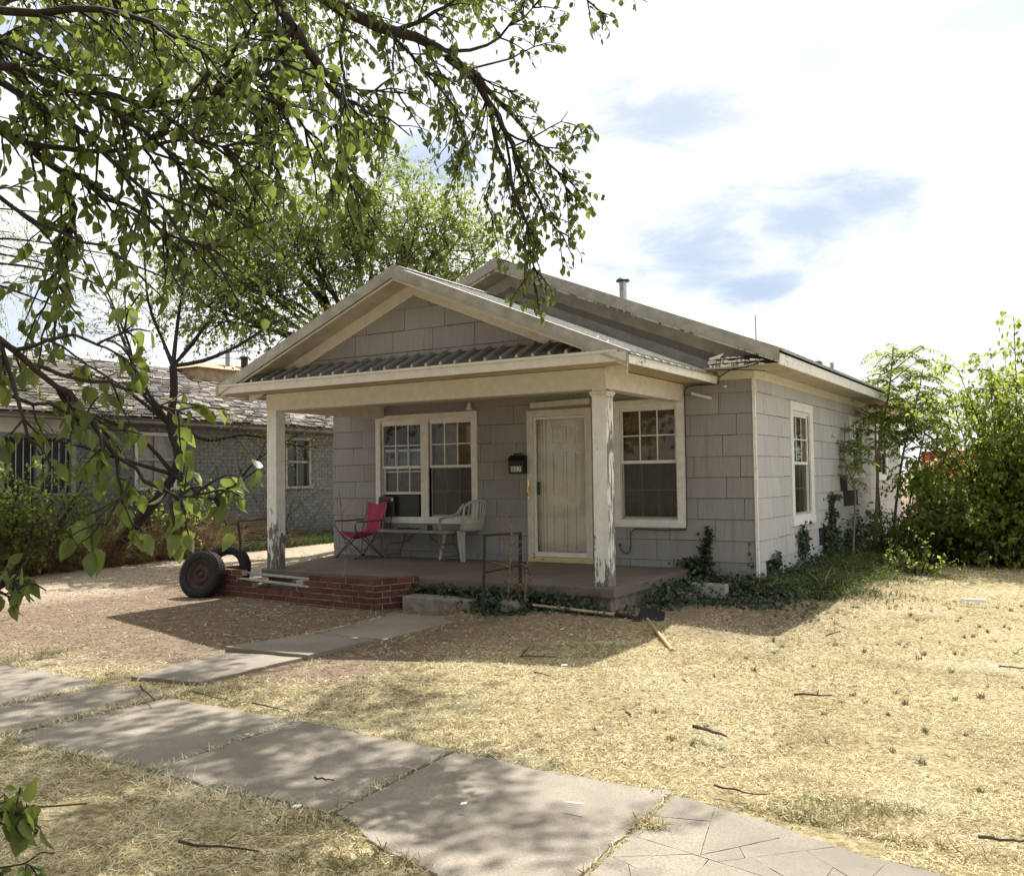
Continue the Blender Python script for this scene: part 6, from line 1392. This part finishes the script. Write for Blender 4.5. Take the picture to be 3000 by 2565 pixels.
sapling(gb(.22, 4.5), [(.24, 4.6, .5), (.26, 4.65, 1.1), (.10, 4.7, 1.6), (.12, 4.75, 2.2)], 'short slender sapling nearest the missing shingles of the side wall', 20, .022, .115, (.34, .55), .60)
sapling(gb(.30, 5.9), [(.36, 6.0, .8), (.42, 6.05, 1.9), (.60, 6.1, 2.8), (.70, 6.1, 3.6)], 'tallest feathery sapling beside the house wall', 30, .035, .16, (.42, .7), .58)
sapling(gb(.50, 6.5), [(.60, 6.5, .8), (.75, 6.6, 1.8), (1.0, 6.6, 2.7), (1.10, 6.6, 3.2)], 'sapling with leaning pale trunk next to the tallest sapling', 26, .03, .16, (.42, .66), .62)
sapling(gb(.70, 6.4), [(.80, 6.5, .7), (1.0, 6.5, 1.6), (1.15, 6.6, 2.3), (1.25, 6.6, 2.8)], 'sapling with thin bent trunk between leaning sapling and bushes', 16, .022, .15, (.38, .6), .68)
sapling(gb(.95, 6.9), [(1.05, 7.0, .8), (1.1, 7.0, 1.4), (1.15, 7.1, 1.9)], 'sapling leaning toward the bushes with sparse fronds', 10, .020, .13, (.3, .45), .6)
sapling(gb(.20, 7.4), [(.15, 7.4, 1.0), (.12, 7.4, 2.0), (.2, 7.4, 3.1)], 'sapling growing close under the eave of the side wall', 18, .025, .16, (.4, .62), .62)
# ---- dense bushes at the right
def bush(name, label, base, R, H, n, leafs, size, mat, group='backyard shrubs', spike=None, depth=2):
    root = tag(empty(name, tuple(base)), label, 'shrub', group); root.location = (0, 0, 0); wd, bg = Tubes(), LeafBag(); base = np.array(base)
    for k in range(n):
        a = nrng.uniform(0, 6.28); rr = R*math.sqrt(nrng.random())*.45; p = base+[rr*math.cos(a), rr*math.sin(a), 0]; out = np.array([math.cos(a), math.sin(a), 0])*nrng.uniform(.15, .75)*R/H*1.2
        L = H*nrng.uniform(.55, .95); P = shoot(p, unit(np.array([0, 0, 1.])+out), L, 8, .015, .10); wd.add(P, np.linspace(.020, .006, 9), 5)
        for j in range(leafs):
            i = min(8, 1+int(8*nrng.random()**.75)); grow(wd, bg, P[i], unit(rvec()*[1, 1, .6]+np.array([0, 0, .35])+out*.6), nrng.uniform(.22, .45), .006, 0, depth-1, .8, size, size*.62, .03, (2, 3), 2, (.55, .8))
    if spike:
        for s in spike:
            P = resample([base+[s[0]*.6, s[1]*.6, .3], base+[s[0]*.9, s[1], s[2]*.6], base+[s[0], s[1], s[2]]], .2); wd.add(P, np.linspace(.022, .005, len(P)), 6)
            for j in range(16): i = int(len(P)*nrng.uniform(.55, .99)); grow(wd, bg, P[i], unit(rvec()*[1, 1, .4]+np.array([0, 0, .5])), nrng.uniform(.12, .28), .004, 0, 1, .7, size*1.2, size*1.0, .02, (1, 2), 2)
    print(name, len(bg.P)); finish(root, wd, bg, 'bark', mat, True)
bush('leafy_bush', 'large bright green bush at the edge of the straw lawn', gb(2.62, 6.2), 1.0, 3.6, 44, 24, .105, 'leaf_bush', spike=[(-.02, -.3, 4.1), (.5, .0, 3.7)])
bush('leafy_bush', 'yellow-green bush between the saplings and the large bush', gb(1.75, 6.5), .75, 1.75, 24, 15, .095, 'leaf_bush')
bush('leafy_bush', 'low dark bush in front of the yellow-green bush', gb(1.55, 5.7), .8, 1.3, 20, 14, .08, 'leaf_elm')
bush('leafy_bush', 'low shrub with dark foliage at the foot of the large bush', gb(2.6, 5.5), .9, 1.5, 20, 14, .085, 'leaf_bush')
bush('leafy_bush', 'green bush at the far right behind the lawn', gb(3.7, 6.4), 1.1, 3.6, 34, 20, .105, 'leaf_bush')
bush('leafy_bush', 'small leafy undergrowth plant around the sapling trunks', gb(1.05, 5.6), .55, .75, 12, 9, .06, 'leaf_elm')
bush('leafy_bush', 'pale low plant near the sapling bases', gb(1.35, 3.6), .28, .30, 7, 4, .055, 'leaf_bush')

bush('leafy_bush', 'dark leafy shrub among the tall grass by the barred windows', (-11.9, -2.3, -.2), 1.1, 2.1, 22, 13, .08, 'leaf_elm', group='shrubs by the neighboring house')
bush('leafy_bush', 'twiggy half-bare shrub below the covered neighbor window', (-12.4, .9, -.2), .8, 1.7, 16, 4, .06, 'leaf_elm', group='shrubs by the neighboring house')
# ---- unseen trees added across the street, behind the viewpoint, to shade the front and show in the window panes
def unseen_street_trees():
    R3 = nrng.normal(size=(70, 3)); R3 /= np.linalg.norm(R3, axis=1, keepdims=True); cl = R3*nrng.uniform(.45, 1, (70, 1))*[4.2, 4.2, 3.4]
    P = (cl[nrng.integers(0, 70, 9000)]+nrng.normal(size=(9000, 3))*.75)+[0, 0, 6.4]
    me = leaves_mesh('crown', P, nrng.normal(size=P.shape), nrng.normal(size=P.shape)+[0, 0, 1], nrng.uniform(.2, .42, len(P)), SM_V, SM_F); me.materials.append(MATS['leaf_elm'])
    wd = Tubes(); wd.add(resample([(0, 0, -.3), (.1, 0, 2), (0, .1, 4.5), (.1, 0, 7)], .5), np.linspace(.3, .12, len(resample([(0, 0, -.3), (.1, 0, 2), (0, .1, 4.5), (.1, 0, 7)], .5))), 10)
    for c in cl[:16]: Q = resample([(0, .05, 3.6), c*.45+[0, 0, 5.3], c+[0, 0, 6.4]], .6); wd.add(Q, np.linspace(.10, .02, len(Q)), 5)
    tm_ = tri_mesh('trunk', np.concatenate(wd.V), np.concatenate(wd.F)); tm_.materials.append(MATS['bark'])
    for (x, y, s, r, lb) in ((-13, -21, 1.0, 0, 'unseen street tree farthest down the road toward the neighboring house'), (-4.5, -23, 1.15, 1, 'unseen street tree across the road facing the porch'), (4.5, -21.5, 1.05, 2.2, 'unseen street tree across the road facing the front door'), (13, -22.5, 1.2, 4, 'unseen street tree across the road facing the side lawn'), (-20, -15, 1.0, 3, 'unseen street tree on the near side beyond the neighboring house'), (0, -30, 1.5, 5, 'unseen tall tree behind the row of street trees')):
        root = tag(empty('unseen_street_tree', (x, y, gz(x, y)), r), lb, 'tree', 'unseen trees across the street'); root.scale = (s, s, s)
        c = bpy.data.objects.new('crown', me); COL.objects.link(c); c.parent = root; c['kind'] = 'stuff'; t = bpy.data.objects.new('trunk', tm_); COL.objects.link(t); t.parent = root
unseen_street_trees()
